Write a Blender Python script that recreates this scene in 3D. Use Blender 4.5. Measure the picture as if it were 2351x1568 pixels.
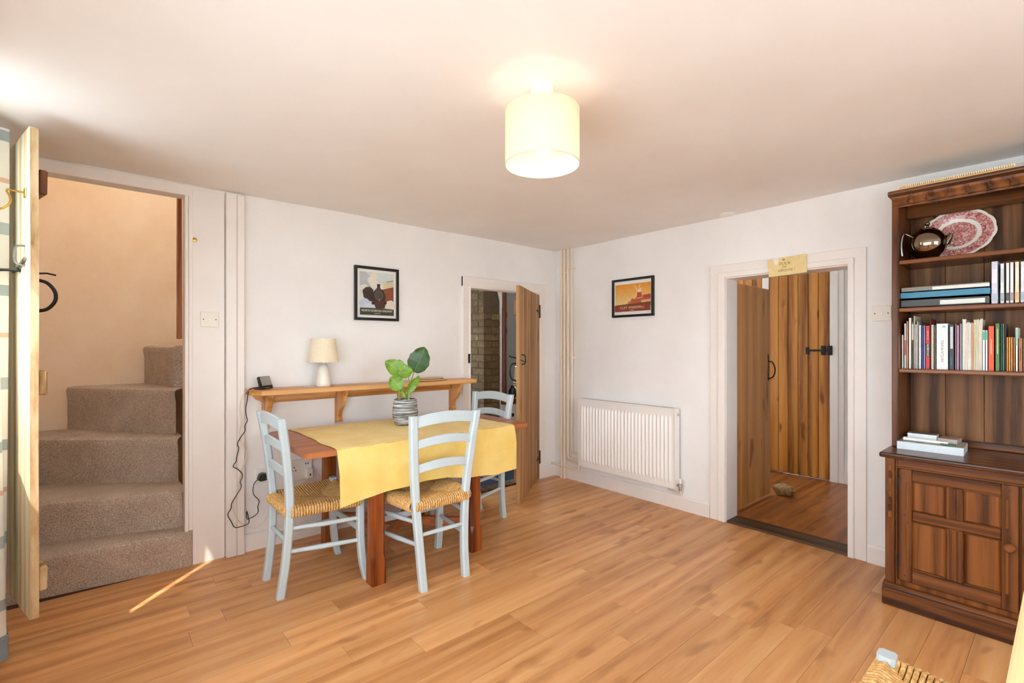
import bpy, bmesh, math, random
from mathutils import Vector, Matrix
R = random.Random(7)
PI = math.pi
rad = math.radians
scene = bpy.context.scene
COL = scene.collection
for o in list(bpy.data.objects):
    bpy.data.objects.remove(o)

# ---------------------------------------------------------------- camera
cam_d = bpy.data.cameras.new('camera')
cam_d.sensor_width = 36.0
cam_d.lens = 1107.0 / 2351.0 * 36.0
cam_d.shift_y = 11.0 / 2351.0
cam_d.clip_start = 0.02
cam = bpy.data.objects.new('camera', cam_d)
cam.location = (0, 0, 1.30)
cam.rotation_euler = (rad(90), 0, rad(-40.75))
COL.objects.link(cam)
scene.camera = cam

# ---------------------------------------------------------------- light: sky, sun, exposure
world = bpy.data.worlds.new('sky')
scene.world = world
world.use_nodes = True
bg = world.node_tree.nodes['Background']
bg.inputs[0].default_value = (0.77, 0.895, 1.0, 1)
bg.inputs[1].default_value = 10.8
sun_d = bpy.data.lights.new('sun', 'SUN')
sun_d.energy = 6.5
sun_d.angle = rad(0.6)
sun_d.color = (1.0, 0.95, 0.87)
sun = bpy.data.objects.new('sun', sun_d)
sun_dir = Vector((0.337, 0.343, -0.481 * 1.451))
sun.rotation_euler = sun_dir.to_track_quat('-Z', 'Y').to_euler()
sun.location = (-6, -6, 9)
COL.objects.link(sun)
scene.view_settings.view_transform = 'Standard'
scene.view_settings.look = 'None'
scene.view_settings.gamma = 1.0
scene.view_settings.use_curve_mapping = False
scene.view_settings.exposure = 0.1
scene.cycles.max_bounces = 9
scene.cycles.diffuse_bounces = 6
scene.cycles.use_adaptive_sampling = True
scene.cycles.adaptive_threshold = 0.05
scene.cycles.glossy_bounces = 4
scene.cycles.transmission_bounces = 6
scene.cycles.transparent_max_bounces = 8
scene.cycles.caustics_reflective = False
scene.cycles.caustics_refractive = False
scene.cycles.sample_clamp_indirect = 8.0


# ---------------------------------------------------------------- colour and material helpers
def c(h):
    h = h.lstrip('#')
    out = []
    for i in (0, 2, 4):
        v = int(h[i:i + 2], 16) / 255.0
        out.append(v / 12.92 if v <= 0.04045 else ((v + 0.055) / 1.055) ** 2.4)
    return (*out, 1.0)


class NT:
    def __init__(s, name):
        s.m = bpy.data.materials.new(name)
        s.m.use_nodes = True
        s.t = s.m.node_tree
        s.b = s.t.nodes['Principled BSDF']

    def n(s, typ, **kw):
        nd = s.t.nodes.new(typ)
        for k, v in kw.items():
            if k.startswith('i_'):
                key = k[2:].replace('_', ' ')
                nd.inputs[key].default_value = v
            else:
                setattr(nd, k, v)
        return nd

    def l(s, a, b):
        s.t.links.new(a, b)

    def math(s, op, a, b=None, clamp=False):
        nd = s.n('ShaderNodeMath', operation=op)
        nd.use_clamp = clamp
        for i, v in enumerate((a, b)):
            if v is None:
                continue
            if isinstance(v, (int, float)):
                nd.inputs[i].default_value = v
            else:
                s.l(v, nd.inputs[i])
        return nd.outputs[0]

    def ramp(s, fac, stops, interp='LINEAR'):
        nd = s.n('ShaderNodeValToRGB')
        cr = nd.color_ramp
        cr.interpolation = interp
        while len(cr.elements) > 1:
            cr.elements.remove(cr.elements[-1])
        for i, (p, col) in enumerate(stops):
            e = cr.elements[0] if i == 0 else cr.elements.new(p)
            e.position = p
            e.color = col
        s.l(fac, nd.inputs[0])
        return nd.outputs[0]

    def mix(s, fac, a, b, mode='MIX'):
        nd = s.n('ShaderNodeMix', data_type='RGBA', blend_type=mode)
        for i, v in ((0, fac), (6, a), (7, b)):
            if isinstance(v, (int, float, tuple)):
                nd.inputs[i].default_value = v
            else:
                s.l(v, nd.inputs[i])
        return nd.outputs[2]

    def coords(s, scale=(1, 1, 1), rnd=True, kind='Object'):
        tc = s.n('ShaderNodeTexCoord')
        v = tc.outputs[kind]
        if rnd:
            oi = s.n('ShaderNodeObjectInfo')
            sc_ = s.n('ShaderNodeVectorMath', operation='SCALE')
            sc_.inputs[0].default_value = (17.3, 11.9, 23.7)
            s.l(oi.outputs['Random'], sc_.inputs['Scale'])
            ad = s.n('ShaderNodeVectorMath', operation='ADD')
            s.l(v, ad.inputs[0])
            s.l(sc_.outputs[0], ad.inputs[1])
            v = ad.outputs[0]
        ml = s.n('ShaderNodeVectorMath', operation='MULTIPLY')
        ml.inputs[1].default_value = scale
        s.l(v, ml.inputs[0])
        return ml.outputs[0]

    def noise(s, vec, scale=5, detail=4, rough=0.55, dist=0.0):
        nd = s.n('ShaderNodeTexNoise')
        nd.inputs['Scale'].default_value = scale
        nd.inputs['Detail'].default_value = detail
        nd.inputs['Roughness'].default_value = rough
        nd.inputs['Distortion'].default_value = dist
        s.l(vec, nd.inputs['Vector'])
        return nd.outputs[0]

    def bump(s, h, strength=0.2, dist=0.002):
        nd = s.n('ShaderNodeBump')
        nd.inputs['Strength'].default_value = strength
        nd.inputs['Distance'].default_value = dist
        s.l(h, nd.inputs['Height'])
        s.l(nd.outputs[0], s.b.inputs['Normal'])

    def done(s, rough=0.5, metal=0.0, spec=None):
        s.b.inputs['Roughness'].default_value = rough
        s.b.inputs['Metallic'].default_value = metal
        if spec is not None:
            s.b.inputs['Specular IOR Level'].default_value = spec
        return s.m

    def base(s, col):
        if isinstance(col, tuple):
            s.b.inputs['Base Color'].default_value = col
        else:
            s.l(col, s.b.inputs['Base Color'])


def plain(name, col, rough=0.5, metal=0.0, var=0.06, spec=None, bump=0.0, nscale=30):
    k = NT(name)
    base = c(col)
    v = k.coords((1, 1, 1))
    n = k.noise(v, nscale, 3)
    lo = tuple(x * (1 - var) for x in base[:3]) + (1,)
    hi = tuple(min(1, x * (1 + var)) for x in base[:3]) + (1,)
    k.base(k.ramp(n, [(0.3, lo), (0.7, hi)]))
    if bump:
        k.bump(n, bump, 0.002)
    return k.done(rough, metal, spec)


def wood(name, dark, mid, light, axis='X', grain=26.0, stretch=0.05, rough=0.4, var=0.25, knots=0.0, bump=0.08, tone=None, contrast=2.2, spec=0.4):
    """streaky wood: stretched noise along the grain, fine pores, optional knots, tone per object"""
    k = NT(name)
    st = {'X': (stretch, 1, 1), 'Y': (1, stretch, 1), 'Z': (1, 1, stretch)}[axis]
    v = k.coords(st)
    n1 = k.noise(v, grain * 0.35, 3, 0.5, 1.2)
    n2 = k.noise(v, grain * 2.2, 5, 0.65, 0.4)
    w = k.n('ShaderNodeTexWave', wave_type='RINGS', rings_direction={'X': 'X', 'Y': 'Y', 'Z': 'Z'}[axis])
    w.inputs['Scale'].default_value = grain * 0.22
    w.inputs['Distortion'].default_value = 5.0
    w.inputs['Detail'].default_value = 2.0
    w.inputs['Detail Scale'].default_value = 0.8
    k.l(v, w.inputs['Vector'])
    f = k.math('ADD', k.math('MULTIPLY', n1, 0.55), k.math('MULTIPLY', n2, 0.30))
    f = k.math('ADD', f, k.math('MULTIPLY', w.outputs[1], 0.15))
    f = k.math('ADD', k.math('MULTIPLY', k.math('SUBTRACT', f, 0.5), contrast), 0.5)
    col = k.ramp(f, [(0.22, c(dark)), (0.48, c(mid)), (0.78, c(light))])
    oi = k.n('ShaderNodeObjectInfo')
    if tone:
        col = k.mix(0.38, col, k.ramp(oi.outputs['Random'], [(i / max(1, len(tone) - 1), c(t)) for i, t in enumerate(tone)]), 'MIX')
    g = k.math('ADD', 1 - var * 0.5, k.math('MULTIPLY', oi.outputs['Random'], var))
    col = k.mix(1.0, col, g, 'MULTIPLY')
    if knots:
        vk = k.coords({'X': (0.35, 1, 1), 'Y': (1, 0.35, 1), 'Z': (1, 1, 0.35)}[axis])
        kn = k.noise(vk, 9.0, 2, 0.4)
        km = k.ramp(kn, [(0.64, (0, 0, 0, 1)), (0.72, (1, 1, 1, 1))])
        col = k.mix(k.math('MULTIPLY', km, knots), col, c(dark))
    k.base(col)
    k.bump(n2, bump, 0.0015)
    return k.done(rough, spec=spec)


MT = {}


def build_materials():
    k = NT('wall_plaster')
    v = k.coords((1, 1, 1), rnd=False)
    n = k.noise(v, 1.6, 5, 0.6)
    k.base(k.ramp(n, [(0.3, c('#eeeae6')), (0.7, c('#f6f3f0'))]))
    n2 = k.noise(v, 14, 6, 0.65)
    k.bump(n2, 0.35, 0.006)
    MT['plaster'] = k.done(0.75, spec=0.25)
    k = NT('ceiling_plaster')
    v = k.coords((1, 1, 1), rnd=False)
    n = k.noise(v, 1.1, 5, 0.6)
    k.base(k.ramp(n, [(0.3, c('#f0ebe6')), (0.7, c('#f7f4f1'))]))
    n2 = k.noise(v, 5, 6, 0.6)
    k.bump(n2, 0.25, 0.008)
    MT['ceiling'] = k.done(0.8, spec=0.2)
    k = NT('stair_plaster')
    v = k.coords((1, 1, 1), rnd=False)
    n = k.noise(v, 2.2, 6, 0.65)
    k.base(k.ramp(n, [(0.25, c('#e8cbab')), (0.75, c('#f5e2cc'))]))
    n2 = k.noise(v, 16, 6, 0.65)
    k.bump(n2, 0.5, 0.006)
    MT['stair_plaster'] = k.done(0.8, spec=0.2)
    MT['paint'] = plain('white_gloss_paint', '#f1e9e2', 0.38, var=0.02, nscale=6)
    MT['cream_paint'] = plain('cream_pipe_paint', '#efdcc4', 0.4, var=0.02, nscale=6)
    MT['rad'] = plain('radiator_enamel', '#f5f0ea', 0.3, var=0.01, nscale=4)
    MT['chair'] = plain('pale_blue_paint', '#c3d1d5', 0.38, var=0.03, nscale=12)
    MT['black'] = plain('black_iron', '#17140f', 0.5, 0.3, var=0.2)
    MT['blackplastic'] = plain('black_plastic', '#1b1a19', 0.35, var=0.05)
    MT['frame_black'] = plain('black_frame', '#120d09', 0.35, var=0.1)
    MT['whiteplastic'] = plain('white_plastic', '#f2ede6', 0.3, var=0.01)
    MT['brass'] = plain('brass', '#b98f3c', 0.3, 1.0, var=0.1)
    MT['steel'] = plain('dull_steel', '#8d8a84', 0.35, 1.0, var=0.1)
    MT['chrome'] = plain('chrome', '#b9b4ac', 0.22, 1.0, var=0.05)
    k = NT('teapot_steel')
    k.base(c('#8e8372'))
    MT['teapot'] = k.done(0.09, 1.0)
    MT['floor'] = wood('laminate_oak', '#9a6236', '#d69a60', '#ecbc84', 'X', 30, 0.08, 0.33, 0.24, 0.6, 0.03, contrast=1.2,
                       tone=['#c58750', '#dc9c60', '#b27443', '#ecb478', '#be7f50', '#dca066'])
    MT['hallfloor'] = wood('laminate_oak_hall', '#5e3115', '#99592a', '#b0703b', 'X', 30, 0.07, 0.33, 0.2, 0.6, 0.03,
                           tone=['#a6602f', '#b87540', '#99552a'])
    MT['subfloor'] = plain('floor_gap', '#5b3820', 0.8)
    MT['pine'] = wood('old_pine', '#84572a', '#bb8347', '#d3a266', 'Z', 14, 0.07, 0.5, 0.30, 0.9, 0.15, contrast=0.9)
    MT['pine_grey'] = wood('weathered_pine', '#6e4c2c', '#a87a4a', '#c39767', 'Z', 18, 0.05, 0.6, 0.26, 0.5, 0.2, contrast=1.6)
    MT['pine_dark'] = wood('varnished_pine', '#744116', '#b87832', '#d0934a', 'Z', 18, 0.06, 0.4, 0.26, 0.9, 0.1, contrast=1.5)
    MT['pine_pale'] = wood('limed_pine', '#c9b48a', '#e4d4b0', '#f1e6cc', 'Z', 20, 0.05, 0.6, 0.12, 0.3, 0.15)
    MT['pine_edge'] = wood('worn_board_edge', '#97764a', '#c6a374', '#ddc49a', 'Z', 30, 0.2, 0.8, 0.1, 0.3, 0.4)
    MT['shelf'] = wood('honey_pine', '#b06f30', '#d79a56', '#e3b078', 'X', 18, 0.06, 0.4, 0.1, 0.35, 0.05)
    MT['bracket'] = wood('honey_pine_upright', '#b06f30', '#d79a56', '#e3b078', 'Z', 18, 0.08, 0.4, 0.1, 0.2, 0.05)
    MT['pinetop'] = wood('pale_pine_top', '#d9a45e', '#ecc487', '#f2d29d', 'X', 14, 0.06, 0.35, 0.08, 0.2, 0.03)
    MT['table'] = wood('red_brown_table', '#84431f', '#a9623a', '#bd7848', 'X', 26, 0.05, 0.3, 0.16, 0.2, 0.05, contrast=1.1)
    MT['tableleg'] = wood('red_brown_leg', '#5e280f', '#8e471c', '#a35a28', 'Z', 26, 0.05, 0.25, 0.12, 0.15, 0.05)
    MT['oak'] = wood('dark_oak', '#3a1e0d', '#65391a', '#7c4a26', 'Z', 30, 0.05, 0.30, 0.12, 0.0, 0.06, spec=0.28)
    MT['oakx'] = wood('dark_oak_rail', '#3a1e0d', '#65391a', '#7c4a26', 'Y', 30, 0.05, 0.26, 0.12, 0.0, 0.06, spec=0.28)
    MT['oakback'] = wood('oak_back_panel', '#482b16', '#744b2a', '#8a5f3b', 'Z', 26, 0.05, 0.45, 0.1, 0.1, 0.05, spec=0.2)
    MT['oakpanel'] = wood('oak_door_panel', '#4a2812', '#74421e', '#8a5529', 'Z', 34, 0.04, 0.32, 0.1, 0.0, 0.05, spec=0.25)
    MT['mahogany'] = wood('mahogany_frame', '#3d1608', '#6c2e12', '#85411c', 'Z', 26, 0.06, 0.3, 0.1)
    MT['hardwood'] = wood('orange_hardwood', '#7a3a08', '#a85a12', '#b96c1e', 'Z', 26, 0.06, 0.35, 0.1)
    MT['threshold'] = wood('dark_threshold', '#2f2015', '#4d3825', '#604934', 'Y', 26, 0.06, 0.5, 0.1)
    # carpet
    k = NT('heather_carpet')
    v = k.coords((1, 1, 1), rnd=False)
    n = k.noise(v, 170, 3, 0.8)
    n3 = k.noise(v, 7, 3, 0.6)
    f = k.math('ADD', k.math('MULTIPLY', n, 0.85), k.math('MULTIPLY', n3, 0.15))
    k.base(k.ramp(f, [(0.34, c('#8c796b')), (0.50, c('#c9b5a4')), (0.66, c('#efdfcf'))]))
    k.bump(n, 0.9, 0.006)
    MT['carpet'] = k.done(0.95, spec=0.1)
    MT['navy'] = plain('navy_carpet', '#16263c', 0.95, var=0.25, nscale=150, bump=0.5)
    # cloth
    k = NT('yellow_linen')
    v = k.coords((1, 1, 1), rnd=False)
    n = k.noise(v, 6, 4, 0.6)
    n2 = k.noise(k.coords((1, 12, 12), rnd=False), 60, 2, 0.6)
    n3 = k.noise(k.coords((12, 1, 1), rnd=False), 60, 2, 0.6)
    f = k.math('ADD', k.math('MULTIPLY', n, 0.6), k.math('MULTIPLY', k.math('ADD', n2, n3), 0.2))
    k.base(k.ramp(f, [(0.3, c('#ebc35e')), (0.7, c('#f8dd90'))]))
    k.bump(k.math('ADD', n2, n3), 0.35, 0.001)
    k.b.inputs['Sheen Weight'].default_value = 0.2
    MT['cloth'] = k.done(0.9, spec=0.1)
    # rush
    k = NT('woven_rush')
    v = k.coords((1, 1, 1), rnd=False)
    n = k.noise(v, 90, 4, 0.6)
    k.base(k.ramp(n, [(0.28, c('#b07c3c')), (0.5, c('#d6a562')), (0.72, c('#ecca92'))]))
    k.bump(n, 0.5, 0.002)
    MT['rush'] = k.done(0.6)
    # brick
    k = NT('buff_brick')
    v = k.coords((1, 1, 1))
    n = k.noise(v, 16, 5, 0.7)
    oi = k.n('ShaderNodeObjectInfo')
    a = k.ramp(oi.outputs['Random'], [(0, c('#6f563b')), (0.35, c('#8a7050')), (0.6, c('#785f42')), (1, c('#96805f'))])
    k.base(k.mix(k.ramp(n, [(0.35, (0, 0, 0, 1)), (0.7, (0.7, 0.7, 0.7, 1))]), a, c('#453423')))
    k.bump(n, 0.8, 0.006)
    MT['brick'] = k.done(0.9, spec=0.15)
    MT['mortar'] = plain('mortar', '#5d4c39', 0.95, var=0.15, bump=0.5)
    MT['cork'] = plain('cork_mat', '#dfbf95', 0.8, var=0.12, nscale=140, bump=0.4)
    MT['corkedge'] = plain('dark_mat_edge', '#4f3318', 0.9)
    # lamp shades
    k = NT('lit_shade_fabric')
    k.base(c('#fff3e0'))
    tr = k.n('ShaderNodeBsdfTranslucent')
    tr.inputs[0].default_value = c('#fff0dc')
    mx = k.n('ShaderNodeMixShader')
    mx.inputs[0].default_value = 0.55
    k.l(k.b.outputs[0], mx.inputs[1])
    k.l(tr.outputs[0], mx.inputs[2])
    k.l(mx.outputs[0], k.t.nodes['Material Output'].inputs[0])
    MT['shade'] = k.done(0.8)
    k = NT('cream_shade_fabric')
    v = k.coords((1, 1, 1), rnd=False)
    n = k.noise(v, 90, 3)
    k.base(k.ramp(n, [(0.3, c('#ecdcbb')), (0.7, c('#f6ead0'))]))
    MT['creamshade'] = k.done(0.85)
    MT['ceramic'] = plain('cream_ceramic', '#f3ebdb', 0.16, var=0.02, nscale=8)
    k = NT('bulb_glow')
    k.b.inputs['Emission Color'].default_value = (1.0, 0.86, 0.66, 1)
    k.b.inputs['Emission Strength'].default_value = 8.0
    MT['bulb'] = k.done(0.4)
    # glass
    k = NT('window_glass')
    trn = k.n('ShaderNodeBsdfTransparent')
    gl = k.n('ShaderNodeBsdfGlossy')
    gl.inputs['Roughness'].default_value = 0.02
    mx = k.n('ShaderNodeMixShader')
    mx.inputs[0].default_value = 0.05
    k.l(trn.outputs[0], mx.inputs[1])
    k.l(gl.outputs[0], mx.inputs[2])
    k.l(mx.outputs[0], k.t.nodes['Material Output'].inputs[0])
    MT['glass'] = k.m
    # stone
    k = NT('brown_stone')
    v = k.coords((1, 1, 1), rnd=False)
    n = k.noise(v, 22, 6, 0.7, 1.0)
    k.base(k.ramp(n, [(0.3, c('#4b3418')), (0.5, c('#8d6c3b')), (0.68, c('#b79a68'))]))
    k.bump(n, 0.5, 0.004)
    MT['stone'] = k.done(0.55)
    # leaves
    for nm, d, m_, vn in (('leaf_dark', '#2c4a22', '#3f6330', '#7d9a62'), ('leaf_light', '#5f8a25', '#86ad3c', '#b3cc72')):
        k = NT(nm)
        tc = k.n('ShaderNodeTexCoord')
        sp = k.n('ShaderNodeSeparateXYZ')
        k.l(tc.outputs['Object'], sp.inputs[0])
        ax = k.math('ABSOLUTE', sp.outputs[0])
        rib = k.math('LESS_THAN', ax, 0.0016)
        sv = k.math('SINE', k.math('MULTIPLY', k.math('SUBTRACT', sp.outputs[1], k.math('MULTIPLY', ax, 0.8)), 330.0))
        sv = k.math('GREATER_THAN', sv, 0.93)
        n = k.noise(k.coords((1, 1, 1)), 25, 3)
        col = k.ramp(n, [(0.3, c(d)), (0.7, c(m_))])
        col = k.mix(k.math('MULTIPLY', k.math('MAXIMUM', rib, k.math('MULTIPLY', sv, 0.55)), 0.6), col, c(vn))
        k.base(col)
        MT[nm] = k.done(0.4)
    MT['stem'] = plain('plant_stem', '#9db067', 0.5, var=0.15)
    MT['soil'] = plain('dark_soil', '#33291f', 0.95, var=0.3, bump=0.6)
    k = NT('striped_pot')
    v = k.coords((0.035, 0.035, 1), rnd=False)
    n = k.noise(v, 170, 3, 0.6, 0.15)
    k.base(k.ramp(n, [(0.40, c('#3b3d3f')), (0.50, c('#7f8284')), (0.58, c('#d4d3cf'))]))
    k.bump(n, 0.4, 0.002)
    MT['pot'] = k.done(0.6)
    # platter
    k = NT('red_transferware')
    tc = k.n('ShaderNodeTexCoord')
    ml = k.n('ShaderNodeVectorMath', operation='MULTIPLY')
    ml.inputs[1].default_value = (1 / 0.150, 1 / 0.130, 0)
    k.l(tc.outputs['Object'], ml.inputs[0])
    ln = k.n('ShaderNodeVectorMath', operation='LENGTH')
    k.l(ml.outputs[0], ln.inputs[0])
    nj = k.noise(k.coords((1, 1, 1), rnd=False), 40, 3)
    r_ = k.math('ADD', ln.outputs['Value'], k.math('MULTIPLY', k.math('SUBTRACT', nj, 0.5), 0.09))
    mask = k.ramp(r_, [(0.0, (1, 1, 1, 1)), (0.50, (1, 1, 1, 1)), (0.52, (0, 0, 0, 1)), (0.62, (0, 0, 0, 1)), (0.64, (1, 1, 1, 1)), (0.91, (1, 1, 1, 1)), (0.93, (0, 0, 0, 1))])
    nn = k.noise(k.coords((1, 1, 1), rnd=False), 75, 4, 0.7, 1.5)
    pat = k.ramp(nn, [(0.34, c('#7d2a30')), (0.46, c('#bb6a66')), (0.55, c('#d89e94')), (0.63, c('#efdccd'))])
    k.base(k.mix(mask, c('#efe6d6'), pat))
    MT['platter'] = k.done(0.18)
    k = NT('blue_transferware')
    tc = k.n('ShaderNodeTexCoord')
    ln = k.n('ShaderNodeVectorMath', operation='LENGTH')
    k.l(tc.outputs['Object'], ln.inputs[0])
    mask = k.ramp(k.math('MULTIPLY', ln.outputs['Value'], 10.0), [(0.0, (1, 1, 1, 1)), (0.78, (1, 1, 1, 1)), (0.80, (0, 0, 0, 1))])
    nn = k.noise(k.coords((1, 1, 1), rnd=False), 75, 4, 0.7, 1.5)
    k.base(k.mix(mask, c('#e3e2d8'), k.ramp(nn, [(0.4, c('#2f3f55')), (0.6, c('#dcdcd4'))])))
    MT['blueplate'] = k.done(0.18)
    # curtain
    k = NT('striped_curtain')
    tc = k.n('ShaderNodeTexCoord')
    sp = k.n('ShaderNodeSeparateXYZ')
    k.l(tc.outputs['Object'], sp.inputs[0])
    z = k.math('FRACT', k.math('MULTIPLY', sp.outputs[2], 1.55))
    k.base(k.ramp(z, [(0.0, c('#b9c4c8')), (0.07, c('#b9c4c8')), (0.075, c('#f3f1ec')), (0.33, c('#f3f1ec')), (0.335, c('#e4bfae')), (0.36, c('#e4bfae')), (0.365, c('#f3f1ec')), (0.60, c('#f3f1ec')), (0.605, c('#a9b6bd')), (0.67, c('#a9b6bd')), (0.675, c('#f3f1ec'))], 'CONSTANT'))
    MT['curtain'] = k.done(0.9, spec=0.1)
    MT['paper'] = plain('book_pages', '#e8e0cf', 0.85, var=0.06, nscale=90)
    MT['print_white'] = plain('print_border', '#efece6', 0.5, var=0.01)
    MT['paving'] = plain('pale_paving', '#c6c8c8', 0.9, var=0.15, nscale=3)
    MT['switch'] = plain('cream_switch_plastic', '#ece3d2', 0.3, var=0.01)
    MT['matgreen'] = plain('board_dark', '#3a372a', 0.6)


build_materials()


def flat(col, rough=0.6, metal=0.0):
    key = ('flat', col, rough, metal)
    if key not in MT:
        MT[key] = plain('colour_' + col.strip('#'), col, rough, metal, var=0.05, nscale=40)
    return MT[key]


# ---------------------------------------------------------------- geometry helpers
class G:
    """a bag of vertices and faces"""

    def __init__(s):
        s.v = []
        s.f = []

    def add(s, vs, fs):
        b = len(s.v)
        s.v += [tuple(p) for p in vs]
        s.f += [tuple(i + b for i in f) for f in fs]
        return s

    def box(s, x0, x1, y0, y1, z0, z1):
        x0, x1 = min(x0, x1), max(x0, x1)
        y0, y1 = min(y0, y1), max(y0, y1)
        z0, z1 = min(z0, z1), max(z0, z1)
        return s.add([(x0, y0, z0), (x1, y0, z0), (x1, y1, z0), (x0, y1, z0), (x0, y0, z1), (x1, y0, z1), (x1, y1, z1), (x0, y1, z1)],
                     [(0, 3, 2, 1), (4, 5, 6, 7), (0, 1, 5, 4), (1, 2, 6, 5), (2, 3, 7, 6), (3, 0, 4, 7)])

    def prism(s, poly, axis, a, b):
        """extrude a 2D polygon along an axis. X:(y,z) Y:(x,z) Z:(x,y)"""
        def P(p, t):
            if axis == 'X':
                return (t, p[0], p[1])
            if axis == 'Y':
                return (p[0], t, p[1])
            return (p[0], p[1], t)
        n = len(poly)
        vs = [P(p, a) for p in poly] + [P(p, b) for p in poly]
        fs = [tuple(range(n))[::-1], tuple(range(n, 2 * n))]
        fs += [(i, (i + 1) % n, n + (i + 1) % n, n + i) for i in range(n)]
        return s.add(vs, fs)

    def lathe(s, prof, n=32, ctr=(0, 0, 0), cap=True):
        vs = []
        fs = []
        for (r, z) in prof:
            for i in range(n):
                a = 2 * PI * i / n
                vs.append((ctr[0] + r * math.cos(a), ctr[1] + r * math.sin(a), ctr[2] + z))
        for j in range(len(prof) - 1):
            for i in range(n):
                fs.append((j * n + i, j * n + (i + 1) % n, (j + 1) * n + (i + 1) % n, (j + 1) * n + i))
        if cap:
            fs.append(tuple(range(n))[::-1])
            fs.append(tuple(range((len(prof) - 1) * n, len(prof) * n)))
        return s.add(vs, fs)

    def tube(s, pts, r, n=8, cap=True):
        pts = [Vector(p) for p in pts]
        m = len(pts)
        rr = r if isinstance(r, (list, tuple)) else [r] * m
        up = None
        vs = []
        for i, p in enumerate(pts):
            t = (pts[min(i + 1, m - 1)] - pts[max(i - 1, 0)]).normalized()
            if up is None:
                up = t.orthogonal().normalized()
            up = (up - t * up.dot(t))
            if up.length < 1e-6:
                up = t.orthogonal()
            up.normalize()
            sd = t.cross(up)
            for q in range(n):
                a = 2 * PI * q / n
                vs.append(p + (up * math.cos(a) + sd * math.sin(a)) * rr[i])
        fs = []
        for j in range(m - 1):
            for q in range(n):
                fs.append((j * n + q, j * n + (q + 1) % n, (j + 1) * n + (q + 1) % n, (j + 1) * n + q))
        if cap:
            fs.append(tuple(range(n))[::-1])
            fs.append(tuple(range((m - 1) * n, m * n)))
        return s.add(vs, fs)

    def post(s, pts, w, d, ch=0.007):
        """chamfered rectangular section kept level, swept through points"""
        sec = [(-w / 2 + ch, -d / 2), (w / 2 - ch, -d / 2), (w / 2, -d / 2 + ch), (w / 2, d / 2 - ch), (w / 2 - ch, d / 2), (-w / 2 + ch, d / 2), (-w / 2, d / 2 - ch), (-w / 2, -d / 2 + ch)]
        n = 8
        vs = []
        fs = []
        for p in pts:
            sc_ = p[3] if len(p) > 3 else 1.0
            for q in sec:
                vs.append((p[0] + q[0] * sc_, p[1] + q[1] * sc_, p[2]))
        for j in range(len(pts) - 1):
            for q in range(n):
                fs.append((j * n + q, j * n + (q + 1) % n, (j + 1) * n + (q + 1) % n, (j + 1) * n + q))
        fs.append(tuple(range(n))[::-1])
        fs.append(tuple(range((len(pts) - 1) * n, len(pts) * n)))
        return s.add(vs, fs)

    def grid(s, fn, nu, nv):
        vs = [fn(i / nu, j / nv) for j in range(nv + 1) for i in range(nu + 1)]
        fs = [(j * (nu + 1) + i, j * (nu + 1) + i + 1, (j + 1) * (nu + 1) + i + 1, (j + 1) * (nu + 1) + i) for j in range(nv) for i in range(nu)]
        return s.add(vs, fs)


def smooth_path(pts, k=6):
    """Catmull-Rom through points"""
    P = [Vector(p) for p in pts]
    out = []
    for i in range(len(P) - 1):
        p0 = P[max(i - 1, 0)]
        p1 = P[i]
        p2 = P[i + 1]
        p3 = P[min(i + 2, len(P) - 1)]
        for j in range(k):
            t = j / k
            out.append(0.5 * ((2 * p1) + (p2 - p0) * t + (2 * p0 - 5 * p1 + 4 * p2 - p3) * t * t + (3 * p1 - p0 - 3 * p2 + p3) * t ** 3))
    out.append(P[-1])
    return out


def wloc(o):
    v = Vector((0, 0, 0))
    while o is not None:
        v = v + o.location
        o = o.parent
    return v


def mk(name, g, mat, parent=None, bevel=0.0, smooth=False, world=True, loc=None, rot=None, solid=0.0, segs=1):
    """one mesh object. world=True: vertices are in world metres and are shifted to the origin of the object"""
    me = bpy.data.meshes.new(name)
    base = Vector((0, 0, 0))
    vs = g.v
    if world and loc is None:
        if parent is None:
            xs = [p[0] for p in vs]
            ys = [p[1] for p in vs]
            zs = [p[2] for p in vs]
            base = Vector(((min(xs) + max(xs)) / 2, (min(ys) + max(ys)) / 2, min(zs)))
            loc_ = base.copy()
        else:
            xs = [p[0] for p in vs]
            ys = [p[1] for p in vs]
            zs = [p[2] for p in vs]
            base = Vector(((min(xs) + max(xs)) / 2, (min(ys) + max(ys)) / 2, (min(zs) + max(zs)) / 2))
            loc_ = base - wloc(parent)
        vs = [(p[0] - base.x, p[1] - base.y, p[2] - base.z) for p in vs]
    else:
        loc_ = Vector(loc) if loc is not None else Vector((0, 0, 0))
    me.from_pydata(vs, [], g.f)
    bm = bmesh.new()
    bm.from_mesh(me)
    bmesh.ops.recalc_face_normals(bm, faces=bm.faces)
    if bevel > 0:
        ed = [e for e in bm.edges if len(e.link_faces) == 2 and e.calc_face_angle(0) > 0.5]
        bmesh.ops.bevel(bm, geom=ed, offset=bevel, segments=segs, affect='EDGES', profile=0.6, clamp_overlap=True)
    if solid:
        bmesh.ops.solidify(bm, geom=bm.faces[:], thickness=solid)
    bm.to_mesh(me)
    bm.free()
    if smooth:
        for p in me.polygons:
            p.use_smooth = True
        try:
            me.set_sharp_from_angle(angle=rad(40))
        except Exception:
            pass
    me.materials.append(MT[mat] if isinstance(mat, str) else mat)
    o = bpy.data.objects.new(name, me)
    o.location = loc_
    if rot is not None:
        o.rotation_euler = rot
    if parent is not None:
        o.parent = parent
    COL.objects.link(o)
    return o


def tag(o, label, cat, group=None):
    o['label'] = label
    o['category'] = cat
    if group:
        o['group'] = group
    return o


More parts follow.
